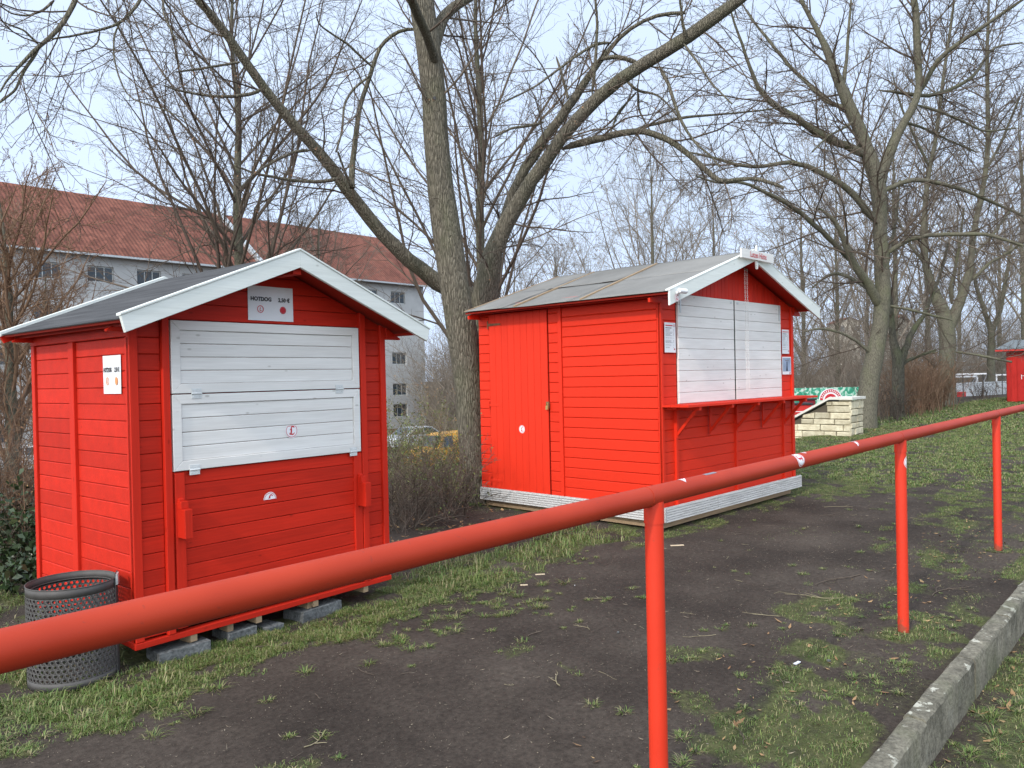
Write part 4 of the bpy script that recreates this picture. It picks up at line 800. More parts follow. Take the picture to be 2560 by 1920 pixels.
T2l=[T([(1228,650,30),(1240,600,29),(1262,560,28),(1280,480,26),(1309,428,25),(1361,347,25),(1396,304,24),(1425,260,22),(1453,220,20),(1482,179,17),(1494,156,14),(1526,116,12),(1558,84,10),(1592,55,9),(1627,40,9),(1671,29,10),(1714,32,8)],11.9,11.4),
 T([(1500,150,10),(1520,143,11),(1550,143,11),(1580,152,11),(1608,166,10)],D2),T([(1526,107,9),(1497,106,8),(1454,130,7),(1407,165,6),(1338,217,5),(1280,246,4),(1230,270,3)],D2,D2-.6),
 T([(1480,237,8),(1488,162,8),(1494,58,7),(1488,0,6),(1484,-80,5)],D2,D2-.3),
 T([(1404,373,20),(1440,358,19),(1490,350,18),(1540,335,17),(1590,323,16),(1640,335,16),(1690,358,15),(1735,395,14),(1770,430,13),(1805,468,12),(1835,448,11),(1870,440,10),(1920,452,9),(1960,470,8)],D2,D2-1.2),
 T([(1570,330,9),(1627,312,8),(1714,292,7),(1800,286,5),(1916,275,4),(1990,260,3)],D2,D2+.6),T([(1648,165,10),(1671,208,9),(1691,275,8),(1714,324,7),(1743,365,6),(1775,385,5),(1800,420,3)],10.9,10.2),
 T([(1566,203,8),(1595,228,7),(1640,235,5),(1665,255,4),(1700,300,3)],D2,D2-.5),T([(1595,228,6),(1597,275,5),(1615,310,4),(1640,350,3)],D2),T([(1592,230,5),(1545,280,5),(1527,330,4)],D2),
 T([(1390,140,4),(1400,170,7),(1412,215,7),(1420,245,7)],D2+.1),T([(1710,110,7),(1740,150,6),(1780,210,5),(1830,260,4)],10.6,10),T([(1360,305,8),(1320,315,7),(1280,320,6),(1240,340,5)],11.6,11.2),
 T([(1715,95,10),(1706,55,7),(1700,0,6),(1695,-60,5)],10.7,10.4),T([(880,468,12),(862,430,6),(845,380,5)],10.2,9.9),T([(934,170,6),(900,140,6),(870,110,6),(830,85,5),(795,60,4),(790,30,3)],10.4,9.8),
 T([(776,376,9),(740,378,8),(690,400,7),(640,430,5),(600,470,4)],9.9,9.3),T([(850,446,10),(800,455,9),(740,452,8),(640,435,6),(590,415,4)],10.2,9.5),T([(930,185,6),(880,225,6),(860,260,6),(855,330,5),(840,380,5)],10.4,10),
 T([(600,155,7),(560,162,6),(500,172,6),(440,180,4)],9.4,9),T([(660,220,9),(630,235,9),(580,242,8),(520,240,7),(440,225,5),(410,215,3)],9.5,8.8),
 T([(382,-110,9),(360,-20,8),(340,20,8),(300,60,7),(240,78,6),(180,90,5),(130,98,4)],8.8,8.0),T([(300,60,5),(286,75,5),(283,130,4),(290,170,4),(308,222,4),(330,250,3),(400,270,3),(470,300,2.5)],8.3,8.1),
 T([(250,-240,12),(220,-100,14),(190,0,13),(170,40,12),(140,85,11),(98,112,10),(70,140,9),(45,172,7),(20,190,5),(0,230,4)],8.6,7.6),T([(100,112,8),(92,130,8),(55,185,7),(40,225,6),(0,256,5),(-40,290,4)],7.9,7.6),T([(135,0,7),(110,25,6),(70,40,5),(30,35,4),(0,15,4)],8.2,7.9),
 T([(250,77,4),(245,105,4),(230,120,3.5),(190,130,3)],8.3,8.2),T([(97,112,6),(60,75,5),(30,65,4),(0,50,3)],8,7.8),T([(408,-40,5),(408,30,6),(420,60,5),(440,100,3)],8.8,8.6)]
lv2=[dict(m=8,dens=3.2,len=1.7,a=52,t0=.06,t1=.98,rr=.36,n=10,w=.09,u=.0,rt=.0035,s=5,rmax=.014,f=.35),dict(m=7,q=.42,a=46,n=6,w=.13,u=-.02,rt=.0024,s=4),dict(m=6,q=.45,a=48,n=4,w=.17,u=-.04,rt=.0016,s=3)]
t2t=[dict(lv2[0],dens=1.5,t0=.35)]+lv2[1:]
tree_obj((8.3,8.6,-.1),'spreading tree with long leaning limbs arching over both huts',[t2,t2b],T2l,12,{0:t2t,1:lv2},'bark','twig',sides=20,jit=.01,leaves=dict(p=.10,k=3,s=.035,w=.3,mat='keys',name='dry_seeds',sp=.01))
# generic bare trees -----------------------------------------------------------------------
def vtrunk(px,D,zb,Ht,r0,lean=(0,0),n=12,wig=.12,seed=0):
    g=np.random.default_rng(seed); p=at(px,900,D); xs_=[]
    for i in range(n):
        t=i/(n-1); xs_.append([p[0]+lean[0]*t+g.normal(0,wig)*t,p[1]+lean[1]*t+g.normal(0,wig)*t,zb+Ht*t,r0*(1-t)**.9+.015])
    a_=np.array(xs_); a_[0,3]*=1.25; return a_
def lv_lind(Ht,sp=1.,fine=1.,tw=.004):
    return [dict(m=10,dens=3.0,len=Ht*.62,a=30,t0=.2,t1=.93,rr=.38,n=10,w=.075,u=.035,rt=.008,s=6,f=.5,rmax=.075),dict(m=11,q=.40,a=38,n=6,w=.12,u=.02,rt=tw*1.0,s=4,t0=.1,rr=.45),dict(m=8,q=.42,a=36,n=5,w=.12,u=.02,rt=tw*.8,s=3,rr=.6),dict(m=int(5*fine),q=.5,a=40,n=4,w=.14,u=.01,rt=tw*.55,s=3)]
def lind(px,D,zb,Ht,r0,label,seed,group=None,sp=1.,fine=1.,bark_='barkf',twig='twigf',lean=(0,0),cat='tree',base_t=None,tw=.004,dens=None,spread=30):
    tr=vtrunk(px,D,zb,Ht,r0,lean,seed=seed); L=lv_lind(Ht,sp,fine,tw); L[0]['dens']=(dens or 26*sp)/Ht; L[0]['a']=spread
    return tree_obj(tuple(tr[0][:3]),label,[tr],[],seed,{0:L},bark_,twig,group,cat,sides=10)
lind(604,29,-3,21,.27,'wide fan-shaped bare tree before the red tiled roof',21,dens=44,fine=1.2,twig='twig',spread=42)
lind(1207,26,-3,20,.22,'slender upright bare tree seen behind the tall trunk between the huts',22,dens=38,twig='twig')
lind(1637,46,-3,17.5,.2,'small distant bare tree rising over the market hut roof',23,dens=26,tw=.006)
lind(1400,52,-3,13,.2,'distant bare tree left of the small one over the market hut roof',24,dens=26,tw=.006)
lind(20,16,-1.6,7.0,.16,'twiggy brown tree at the left edge before the building',25,dens=30,twig='twigred',tw=.004)
lind(130,24,-2.6,7.6,.12,'low brown bare tree before the white facade left of the kiosk hut',26,dens=24,twig='twigred',tw=.004)
lind(800,33,-3,11.5,.16,'bare tree before the right end of the tiled roof',27,dens=26)
# right-hand group -------------------------------------------------------------------------
D6=22.2
t6=[T([(2163,1078,60),(2163,1050,48),(2167,1001,46),(2176,941,46),(2191,881,42),(2201,820,39),(2206,760,37),(2209,700,36),(2203,640,34),(2200,574,32),(2200,487,34),(2195,440,44),(2180,415,40),(2160,362,32),(2146,304,30),(2120,260,30),(2105,226,26),(2085,185,22),(2070,130,18),(2065,95,14),(2041,70,12),(2015,29,10),(1990,-20,9),(1960,-90,5)],D6,D6),
    T([(2200,455,30),(2209,417,28),(2227,376,24),(2238,347,22),(2261,304,20),(2285,266,19),(2296,243,18),(2299,203,17),(2293,145,18),(2293,72,17),(2285,0,16),(2280,-80,12),(2270,-180,6)],D6,D6-.5)]
l6=[[(2105,226,12),(2111,188,10),(2117,145,8),(2122,72,7),(2128,0,5)],[(2300,235,12),(2316,197,12),(2354,139,12),(2412,98,10),(2470,58,9),(2542,9,7),(2600,-30,4)],[(2190,225,4),(2247,231,8),(2296,241,9),(2340,237,10),(2383,223,9),(2441,188,8),(2470,130,6),(2484,116,6),(2556,107,4)],
 [(2175,395,24),(2151,376,22),(2094,359,18),(2036,330,17),(1992,295,16),(1949,272,14),(1920,255,13),(1902,237,11),(1882,188,9),(1856,110,7),(1830,43,5),(1810,-30,3)],[(2120,270,12),(2094,266,12),(2065,255,11),(2030,217,10),(1992,185,9),(1963,153,9),(1943,127,8),(1920,98,7),(1880,50,5),(1850,0,3)],
 [(2200,770,26),(2180,727,24),(2163,698,22),(2134,660,19),(2117,620,16),(2094,562,12),(2070,536,9),(2047,520,5)],[(2120,650,14),(2082,602,13),(2044,571,12),(2007,536,12),(1963,504,11),(1920,484,9),(1850,450,7),(1802,462,6),(1740,440,4)],
 [(2195,560,20),(2183,550,20),(2160,516,18),(2128,478,16),(2094,452,14),(2047,429,13),(2007,411,12),(1963,400,11),(1916,419,10),(1844,414,9),(1772,390,7),(1720,380,4)],[(2190,740,12),(2157,712,10),(2122,692,9),(2088,681,8),(2059,695,6),(2030,720,4)],
 [(2205,480,14),(2221,472,13),(2253,455,12),(2296,449,11),(2340,455,10),(2412,475,9),(2470,500,8),(2556,539,6)],[(2210,640,13),(2227,626,12),(2267,600,11),(2325,588,10),(2383,585,10),(2470,585,9),(2556,614,7)],[(2210,760,8),(2227,765,7),(2282,776,7),(2340,791,6),(2380,800,4)],
 [(2196,900,8),(2140,850,8),(2100,830,7),(2050,820,6),(2010,830,4)],[(2290,262,7),(2340,275,7),(2400,300,6),(2460,330,5),(2540,320,4)],[(2260,305,7),(2310,320,6),(2370,350,5),(2440,380,4)],[(2140,300,7),(2110,320,6),(2070,340,5),(2030,380,4)]]
lvr=[dict(m=8,dens=2.3,len=2.9,a=44,t0=.06,t1=.98,rr=.34,n=10,w=.065,u=.022,rt=.006,s=4,rmax=.03,f=.3),dict(m=9,q=.44,a=42,n=6,w=.09,u=.012,rt=.004,s=3,t0=.12),dict(m=6,q=.5,a=44,n=4,w=.12,u=.0,rt=.0028,s=3)]
lvr0=[dict(lvr[0],dens=2.6,t0=.3)]+lvr[1:]
tree_obj(tuple(at(2163,1070,D6)*np.array([1,1,0])),'large smooth-barked tree leaning beside the stone wall',t6,[T(q,D6,D6+[0,-1.5,1,-2,1.5,-1,-2.5,-1.5,1,1,-1,0,-.5,1,2,-1][i]) for i,q in enumerate(l6)],31,{0:lvr0,1:lvr},'barkf','twig',sides=18)
D7=35.5
t7=[T([(2368,1018,50),(2367,1000,38),(2366,941,37),(2371,851,38),(2372,800,46),(2352,770,28),(2334,727,22),(2316,689,18),(2308,646,16),(2308,588,15),(2308,545,13),(2316,487,12),(2325,400,11),(2334,380,10),(2348,289,9),(2360,174,8),(2383,29,6),(2390,-60,3)],D7),
    T([(2372,820,30),(2389,775,26),(2406,733,22),(2423,704,21),(2428,660,16),(2432,588,14),(2455,487,12),(2470,400,12),(2470,289,10),(2467,174,9),(2470,58,7),(2475,-50,4)],D7)]
l7=[[(2380,760,12),(2377,712,10),(2389,669,8),(2400,600,6),(2410,520,4)],[(2430,700,9),(2470,660,8),(2528,626,7),(2570,600,4)],[(2345,880,5),(2310,885,5),(2270,905,4)],[(2390,880,6),(2430,885,6),(2480,895,6),(2530,905,5)],[(2312,660,8),(2280,620,7),(2250,560,5),(2230,500,4)],[(2430,640,7),(2480,590,6),(2530,520,5)],[(2325,420,7),(2290,350,6),(2250,260,5),(2230,180,3)],[(2470,420,7),(2510,340,6),(2550,240,5)]]
lv7=[dict(lvr[0],dens=2.2,len=3.6,rt=.008),dict(lvr[1],rt=.006),dict(lvr[2],rt=.004)]
tree_obj(tuple(at(2368,1010,D7)*np.array([1,1,0])),'tall forked tree whose trunk splits in a V near the far red shed',t7,[T(q,D7,D7+(i%3-1)*1.5) for i,q in enumerate(l7)],32,{0:[dict(lv7[0],dens=2.6,t0=.3)]+lv7[1:],1:lv7},'barkf','twig',sides=14)
D8=27
t8=[T([(2242,1060,40),(2243,1000,30),(2244,943,30),(2246,897,30),(2234,852,17),(2227,816,15),(2228,789,13),(2225,740,11),(2215,660,9),(2240,560,7),(2250,450,4)],D8),T([(2250,905,20),(2258,888,19),(2270,852,15),(2288,816,13),(2310,789,10),(2330,740,9),(2350,690,7),(2370,610,4)],D8),T([(2246,920,10),(2270,900,8),(2310,885,7),(2340,875,5)],D8)]
tree_obj(tuple(at(2242,1050,D8)*np.array([1,1,0])),'dark multi-stemmed tree between the two large trunks',t8,[],33,{0:[dict(lvr[0],dens=3,t0=.3,len=1.4)]+lvr[1:]},'barkt','twig',sides=12)
t9=[T([(2478,1000,24),(2478,943,19),(2477,888,18),(2480,834,16),(2473,807,13),(2462,780,11),(2440,720,9),(2430,640,6)],48),T([(2480,830,12),(2500,780,11),(2515,700,9),(2530,600,6)],48)]
tree_obj(tuple(at(2478,1000,48)*np.array([1,1,.0])+np.array([0,0,-.5])),'grey tree just left of the far red shed',t9,[],34,{0:[dict(lv7[0],dens=4,t0=.25,len=3)]+lv7[1:]},'barkf','twigf',sides=10)
# far wood of individual trees: three built, the rest copied
protos=[lind(1900,60,-3,19,.2,'x',41+i,dens=22,tw=.007,fine=.6) for i in range(3)]
gr=random.Random(9)
spots=[(1290,62,.8),(1480,66,.75),(1710,60,.85),(1900,64,.9),(2010,58,1.0),(2095,52,.95),(2170,66,1.05),(2240,46,1.0),(2320,56,1.05),(2400,76,1.1),(2500,74,1.1),(2560,54,1.05),(2640,60,1.1),(1790,52,.9),(1140,58,.7),(700,44,.66),(-40,40,.6)]
words=['first','second']
def spot_label(px):
    if px<800: return 'bare tree standing before the tiled roof at the left'
    if px<1300: return 'distant bare tree seen between the huts'
    if px<1730: return 'distant bare tree above the market hut roof'
    if px<2100: return 'distant bare tree right behind the market hut gable'
    if px<2360: return 'distant bare tree behind the large leaning tree'
    return 'distant bare tree behind the far red shed'
ords=['leftmost','second from the left','third from the left','fourth from the left','fifth from the left','sixth from the left','seventh from the left','eighth from the left','ninth from the left','tenth from the left']
grp={}
for px,D,sc in sorted(spots): grp.setdefault(spot_label(px),[]).append(px)
for i,(px,D,sc) in enumerate(spots):
    o=protos[i] if i<3 else copy_tree(protos[i%3]); p=at(px,900,D); z=float(hgt(p[0],p[1])); o.location=(p[0],p[1],z-.1); o.rotation_euler=(0,0,gr.uniform(0,6.28)); o.scale=(sc,sc,sc*gr.uniform(.9,1.05))
    b=spot_label(px); L_=grp[b]; o['label']=b if len(L_)==1 else b+', '+ords[L_.index(px)]; o['group']='far bare trees'
# undergrowth of the far wood, one mass
def far_brush():
    g=np.random.default_rng(77); T_=Tubes(); n=2600; px=g.uniform(1075,2620,n); px=np.where(g.random(n)<.5,g.uniform(1930,2620,n),px); px[:450]=g.uniform(1075,1260,450); D=np.where(px>2365,g.uniform(68,95,n),g.uniform(44,80,n)); D[:450]=g.uniform(58,80,450); S=np.array([at(a_,900,d_) for a_,d_ in zip(px,D)]); S[:,2]=hgt(S[:,0],S[:,1])-.1
    d=g.normal(0,.28,(n,3)); d[:,2]=1; d/=np.linalg.norm(d,axis=1,keepdims=True); D[:450]=g.uniform(58,80,450); L=g.uniform(2.5,9.5,n); L[:450]=g.uniform(5,9,450); pts=[S];cur=S
    for j in range(6): d=d+g.normal(0,.07,(n,3)); d/=np.linalg.norm(d,axis=1,keepdims=True); cur=cur+d*(L/6)[:,None]; pts.append(cur)
    P=np.stack(pts,1); Rr=np.linspace(.02,.006,7)[None]*g.uniform(.5,1.3,(n,1)); T_.add(P,Rr,4)
    P,Rr=kids(P,Rr,7,.1,1,38,.4,.6,5,.13,.03,.006,g); T_.add(P,Rr,3); P,Rr=kids(P,Rr,5,.1,1,42,.45,.7,4,.15,.0,.005,g); T_.add(P,Rr,3)
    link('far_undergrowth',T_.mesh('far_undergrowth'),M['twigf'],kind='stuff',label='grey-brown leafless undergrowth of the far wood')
far_brush()
# ---------------------------------------------------------------- shrubs
def shrub(x,y,z,h,rad,n,label,seed,mat='twig',leaves=None,cat='shrub',rt=.0018,r0=.006,lvm=(7,5),name='shrub',upr=1.,group=None):
    g=np.random.default_rng(seed); root=empty(name,(x,y,z),label=label,cat=cat,group=group); T_=Tubes()
    S=np.stack([g.normal(0,rad*.35,n),g.normal(0,rad*.35,n),np.zeros(n)-.03],-1); D=g.normal(0,.45/upr,(n,3)); D[:,2]=1; D/=np.linalg.norm(D,axis=1,keepdims=True); L=h*g.uniform(.5,1.15,n); pts=[S];cur=S; be=g.normal(0,.06/upr,(n,3))
    for j in range(8): D=D+be+g.normal(0,.05,(n,3)); D[:,2]-=.015/upr; D/=np.linalg.norm(D,axis=1,keepdims=True); cur=cur+D*(L/8)[:,None]; pts.append(cur)
    P=np.stack(pts,1); tt=np.linspace(0,1,9)[None]; Rr=(r0*g.uniform(.6,1.4,(n,1)))*(1-tt)+rt*tt; T_.add(P,Rr,5); ends=[P[:,-1]]
    for i,m in enumerate(lvm): P,Rr=kids(P,Rr,m,.15,1,38,.42,.6,5,.14,.03,rt,g); T_.add(P,Rr,3); ends.append(P[:,-1]); ends.append(P[:,2])
    link('stems',T_.mesh('stems'),M[mat],root)
    if leaves: E=np.concatenate(ends); E=E[g.random(len(E))<leaves['p']]; E=E[E[:,2]>leaves.get('zmin',0)]; leafcloud(root,E,leaves,g)
    return root
lf=dict(p=.75,k=2,s=.034,w=.5,mat='leafy',sp=.03)
hz=lambda x,y:float(hgt(x,y))
def px_at_Y(px,Y):
    d=ray(px,1150); t=Y/d[1]; return d[0]*t
for i,(px,Y,h,n,mat,lab,l_) in enumerate([
 (1000,6.9,.95,55,'twig','dark tangled shrub low beside the right wall of the kiosk hut',None),
 (1075,7.2,1.0,60,'twig','leafless tangled shrub midway between the huts',dict(lf,p=.12)),
 (1010,8.3,1.5,26,'twiglight','shrub with small yellow-green leaves behind the kiosk hut corner',lf),
 (1100,8.6,1.2,26,'twiglight','taller shrub with fresh leaves before the yellow van',lf),
 (1135,9.8,2.5,16,'twiglight','ivy-brown upright shrub close to the tall trunk',dict(lf,p=.8,mat='leafbrown',k=1)),
 (960,10.5,2.0,18,'twiglight','pale stemmed shrub hidden behind the kiosk hut edge',lf),
 (1145,7.6,.8,40,'twig','small tangled shrub at the foot of the tall trunk',dict(lf,p=.1)),
 (1040,13,2.4,12,'twig','shrub further down the bank between the huts',dict(lf,p=.25))]):
    x=px_at_Y(px,Y); shrub(x,Y,hz(x,Y),h,.8,n,lab,50+i,mat,l_)
for i,(px,Y,h,n,mat,lab,l_,up_) in enumerate([
 (20,7.6,.5,26,'twig','dark evergreen bramble low at the left edge behind the bin',dict(p=.4,k=2,s=.085,w=.55,mat='leafdark',sp=.05,dz=-.5),1),
 (60,8.4,.8,30,'twig','dark evergreen shrub against the back of the kiosk hut',dict(p=.35,k=2,s=.07,w=.55,mat='leafdark',sp=.05,dz=-.5),1),
 (15,9.2,1.9,60,'twigred','reddish dry shrub at the left edge',dict(lf,p=.1,mat='leafbrown'),1),
 (70,11,2.6,50,'twig','tall tangled shrub behind the kiosk hut at the left',None,1),
 (-60,9.5,2.2,50,'twig','tangled shrub just past the left edge of the view',None,1)]):
    x=px_at_Y(px,Y); shrub(x,Y,hz(x,Y),h,.9,n,lab,70+i,mat,l_,upr=up_)
for i,(px,D,h,n,mat,lab) in enumerate([(2215,25.5,1.2,45,'twig','low bare shrub at the right foot of the leaning tree'),(2275,29,1.9,80,'twigred','reddish upright thicket right of the dark multi-stemmed tree'),(2305,31,2.2,90,'twigred','tall reddish thicket screening the red panel'),(2335,33,2.1,80,'twigred','reddish thicket left of the forked trunk'),(2460,42,.9,30,'twig','thin weeds before the white barrier near the fence post'),(2250,27.5,1.0,50,'twigred','low reddish thicket around the dark multi-stemmed tree')]):
    p=at(px,1000,D); shrub(p[0],p[1],hz(p[0],p[1]),h,1.1,n,lab,90+i,mat,None,upr=2.2,rt=.004,r0=.012,lvm=(5,4))
# ---------------------------------------------------------------- fallen twigs and bits
def twig_obj(x,y,L,rz,seed,r=.0025,mat='twig',nb=3):
    g=np.random.default_rng(seed); T_=Tubes(); n=7; D=np.array([1.,0,0]); c=np.zeros(3); P=[c]
    for i in range(n-1): D=D+np.array([0,g.normal(0,.25),0]); D/=np.linalg.norm(D); c=c+D*L/(n-1); P.append(c)
    P=np.array(P)[None]; Rr=np.linspace(r,r*.5,n)[None]; T_.add(P,Rr,5)
    if nb: 
        P2,R2=kids(P,Rr,nb,.15,.9,45,.45,.7,5,.15,0,r*.3,g); P2[:,:,2]=np.abs(P2[:,:,2])*.25; T_.add(P2,R2,4)
    o=link('fallen_twig',T_.mesh('fallen_twig'),M[mat]); o.location=(x,y,float(hgt(x,y))+.006); o.rotation_euler=(0,0,rz)
    return o
def gnd(px,py):
    d=ray(px,py); t=-H/d[2]; return CAM[0]+d[0]*t,CAM[1]+d[1]*t
tw=[(2150,1440,.55,200,'long forked twig lying before the second rail post',.004,4),(2110,1500,.42,150,'crooked twig left of the second rail post',.003,5),(2330,1490,.5,20,'thin twig in the grass right of the second post',.003,4),(650,1640,.28,60,'dark forked twig on the path edge before the kiosk hut',.004,4),(690,1620,.22,160,'small curved twig before the kiosk hut slabs',.003,3),
(760,1870,.2,30,'short twig on the path near the bottom edge, left of centre',.003,3),(1450,1560,.3,10,'pale straight twig on the path left of the first post',.002,1),(1400,1720,.2,100,'reddish forked twig on the path at lower centre',.003,4),(1320,1590,.16,70,'small dark twig stub on the middle of the path',.003,3),(2060,1270,.35,15,'pale stick beyond the second post on the cinders',.003,1),(2050,1290,.3,30,'second pale stick beyond the second post',.003,2),(1950,1545,.25,170,'small root-like twig near the grass left of the second post',.002,4),(1860,1860,.18,80,'curly dry root in the grass at lower right',.002,5),(1790,1590,.22,190,'thin twig on the cinders right of the first post',.002,2),(1960,1720,.18,40,'short twig between cinders and turf at lower right',.003,3),(2050,1180,.5,8,'straight pale straw stick before the market hut corner',.003,1),(1880,1100,.3,8,'x',.003,1)]
for i,(px,py,L,rz,lab,r_,nb) in enumerate(tw[:-1]):
    x,y=gnd(px,py); o=twig_obj(x,y,L,R(rz)-.7,200+i,r_,'twiglight' if i%2 else 'twig',nb); tag(o,lab,'twig','fallen twigs on the ground')
gq=random.Random(5)
for i in range(46):
    x=gq.uniform(1.5,11); y=gq.uniform(1.9,4.3); o=twig_obj(x,y,gq.uniform(.05,.16),gq.uniform(0,6.3),300+i,gq.uniform(.0012,.0022),'twiglight' if i%2 else 'twig',gq.choice([0,1,3])); tag(o,'tiny dry twig lying on the dark cinders','twig','tiny twigs scattered on the cinders')
def bit(px,py,sx,sy,sz,rz,name,lab,mat,cat):
    x,y=gnd(px,py); mb=MB(); mb.box((-sx/2,-sy/2,0),(sx/2,sy/2,sz)); o=mb.build(name,mat,None,bevel=min(sx,sy,sz)*.25,label=lab,cat=cat); o.location=(x,y,float(hgt(x,y))+.002); o.rotation_euler=(0,0,rz)
M['chip']=flat('pale_wood_chip',(.55,.45,.32),.8,.2)
bit(1993,1663,.055,.018,.006,-.1,'paper_scrap','white crumpled scrap on the dark cinders left of the turf',M['stickw'],'litter'); bit(2072,1657,.02,.016,.012,1.2,'pebble','small pale pebble right of the white scrap',M['slab'],'pebble')
bit(1693,1365,.13,.025,.008,-.75,'wood_chip','pale flat wood splinter right of the first post near the market hut',M['chip'],'wood chip'); bit(1437,1467,.006,.006,.005,0,'pebble','tiny white pebble left of the first post on the path',M['stickw'],'pebble')
bit(1350,1434,.08,.018,.007,-.72,'wood_chip','pale wood splinter on the path before the market hut door',M['chip'],'wood chip'); bit(1310,1465,.06,.02,.007,-.75,'wood_chip','short brown wood splinter on the path before the hut gap',M['chip'],'wood chip'); bit(1545,1584,.018,.014,.01,.4,'pebble','round grey pebble just left of the first post',M['slab'],'pebble')
# ---------------------------------------------------------------- stone stair wall
def stonewall():
    root=empty('stone_wall',(20.2,6.75,0),label='cream limestone block wall with sloping coping beside the leaning tree',cat='wall')
    s=NT('cream_limestone',.85,.2); v=s.coord((1,1,1)); n=s.noise(v,5,6,.7); c=s.ramp(n,[(.3,(.42,.36,.24)),(.7,(.72,.66,.50))]); c=s.mix(1,c,s.ramp(s.rnd(),[(0,g3(.72)),(1,g3(1.15))]),'MULTIPLY'); s.color(c); s.bump(n,.8,.05)
    sd_=NT('wall_mortar',.95,.1); sd_.color((.10,.085,.065))
    top=lambda y:.93 if y<.5 else .93-(y-.5)*.54
    mb=MB(); mb.box((.04,.04,-1.2),(.86,.5,.86)); mb.add([(.04,.5,-2.4),(.86,.5,-2.4),(.86,4.4,-2.4),(.04,4.4,-2.4),(.04,.5,.86),(.86,.5,.86),(.86,4.4,-1.25),(.04,4.4,-1.25)],[(0,3,2,1),(4,5,6,7),(0,1,5,4),(1,2,6,5),(2,3,7,6),(3,0,4,7)]); mb.build('mortar',sd_.m,root)
    mb=MB(); r=random.Random(8)
    for side in (0,1,2):
        z=-2.2 if side==0 else -.6
        while z<.9:
            hh=r.choice([.11,.14,.17,.2]); y=0; e=4.4 if side==0 else .9
            while y<e:
                L=r.uniform(.14,.6); y2=min(y+L,e)
                zt_=min(z+hh-.015,top(y2)-.05) if side==0 else min(z+hh-.015,.88)
                if zt_-z>-.12 and (side or min(z+hh,top(y2)-.03)-z>.015):
                    j=lambda:r.uniform(-.022,.022); zl=min(z+hh-.015,top(y)-.03) if side==0 else zt_; zr3=min(z+hh-.015,top(y2)-.03) if side==0 else zt_; p=[(y+.004+j()*.4,z+j()*.4),(y2-.006,z+j()*.4),(y2-.006+j()*.4,zr3),(y+.004,zl+j()*.3)]
                    if side==0: mb.plank((.045,0,0),Y_,Z_,-X_,p,.05+r.uniform(0,.025),.018)
                    elif side==1: mb.plank((0,.045,0),X_,Z_,-Y_,p,.05+r.uniform(0,.02),.018)
                y=y2
            z+=hh
    mb.build('stones',s.m,root)
    cp=flat('coping_slab',(.62,.60,.55),.8,.2,0,.15,6); mb=MB(); mb.box((-.06,-.06,.905),(.95,.52,.965)); mb.add([(-.06,.52,.905),(.95,.52,.905),(.95,.52,.965),(-.06,.52,.965),(-.06,4.4,-1.19),(.95,4.4,-1.19),(.95,4.4,-1.13),(-.06,4.4,-1.13)],[(0,1,2,3),(7,6,5,4),(0,4,5,1),(3,2,6,7),(0,3,7,4),(1,5,6,2)]); mb.build('coping',cp,root)
stonewall()
# ---------------------------------------------------------------- far sports ground things
def place(px,py,D): return at(px,py,D)
def green_banner():
    a_=at(1970,1000,41); b=at(2150,1000,41); d=b-a_; L=np.linalg.norm(d[:2]); ang=math.atan2(d[1],d[0]); zt=at(2060,969,41)[2]; zb=float(hgt(a_[0],a_[1]))
    root=empty('banner_fence',(a_[0],a_[1],zb),ang,label='green and white patterned banner fence beyond the stone wall',cat='fence')
    s=NT('green_banner_print',.6,.3); v=s.coord((1,1,1)); n=s.noise(v,3.5,3,.5,1.2); s.color(s.ramp(n,[(.44,(.03,.24,.15)),(.50,(.10,.42,.30)),(.60,(.5,.62,.55))]))
    mb=MB(); mb.box((0,0,zt-zb-.95),(L,.03,zt-zb)); mb.build('banner',s.m,root)
    for k in range(5): mb=MB(); mb.tube([(L*k/4,.06,0),(L*k/4,.06,zt-zb+.05)],.03,8); mb.build('post',M['zinc'],root)
green_banner()
def round_sign():
    c=at(2077,1000,38); zc=c[2]; ang=math.atan2(_r[1],_r[0]); zb=float(hgt(c[0],c[1])); root=empty('round_sign',(c[0],c[1],zb),ang,label='half-round red and white club sign before the green banner',cat='sign')
    Z0=zc-zb; f=plane_map((0,0,Z0),X_,Z_,-Y_); mb=MB(); r_=.56; n=24
    rad=[(.16,0),(.30,1),(.38,0),(.52,1),(.56,0)]; prev=0; 
    arc=lambda rr:[f(rr*math.cos(math.pi*k/n),rr*math.sin(math.pi*k/n),.0) for k in range(n+1)]
    for rr,mi in rad:
        A=arc(prev if prev else .001); B=arc(rr); mb.add(A+B,[(i,n+1+i,n+2+i,i+1) for i in range(n)],mi); prev=rr
    for k in range(14):
        a_=math.pi*(k+.7)/15; c0,s0=math.cos(a_),math.sin(a_); t_=.02; mb.add([f(.41*c0-t_*s0,.41*s0+t_*c0,.004),f(.41*c0+t_*s0,.41*s0-t_*c0,.004),f(.49*c0+t_*s0,.49*s0-t_*c0,.004),f(.49*c0-t_*s0,.49*s0+t_*c0,.004)],[(0,1,2,3)],0)
    o=mb.build('sign_panel',[M['stickw'],M['inkred']],root); sm=o.modifiers.new('s','SOLIDIFY'); sm.thickness=.03; sm.offset=-1
    for x in (-.4,.4): mb=MB(); mb.tube([(x,.04,0),(x,.04,Z0+.1)],.025,8); mb.build('post',M['zinc'],root)
round_sign()
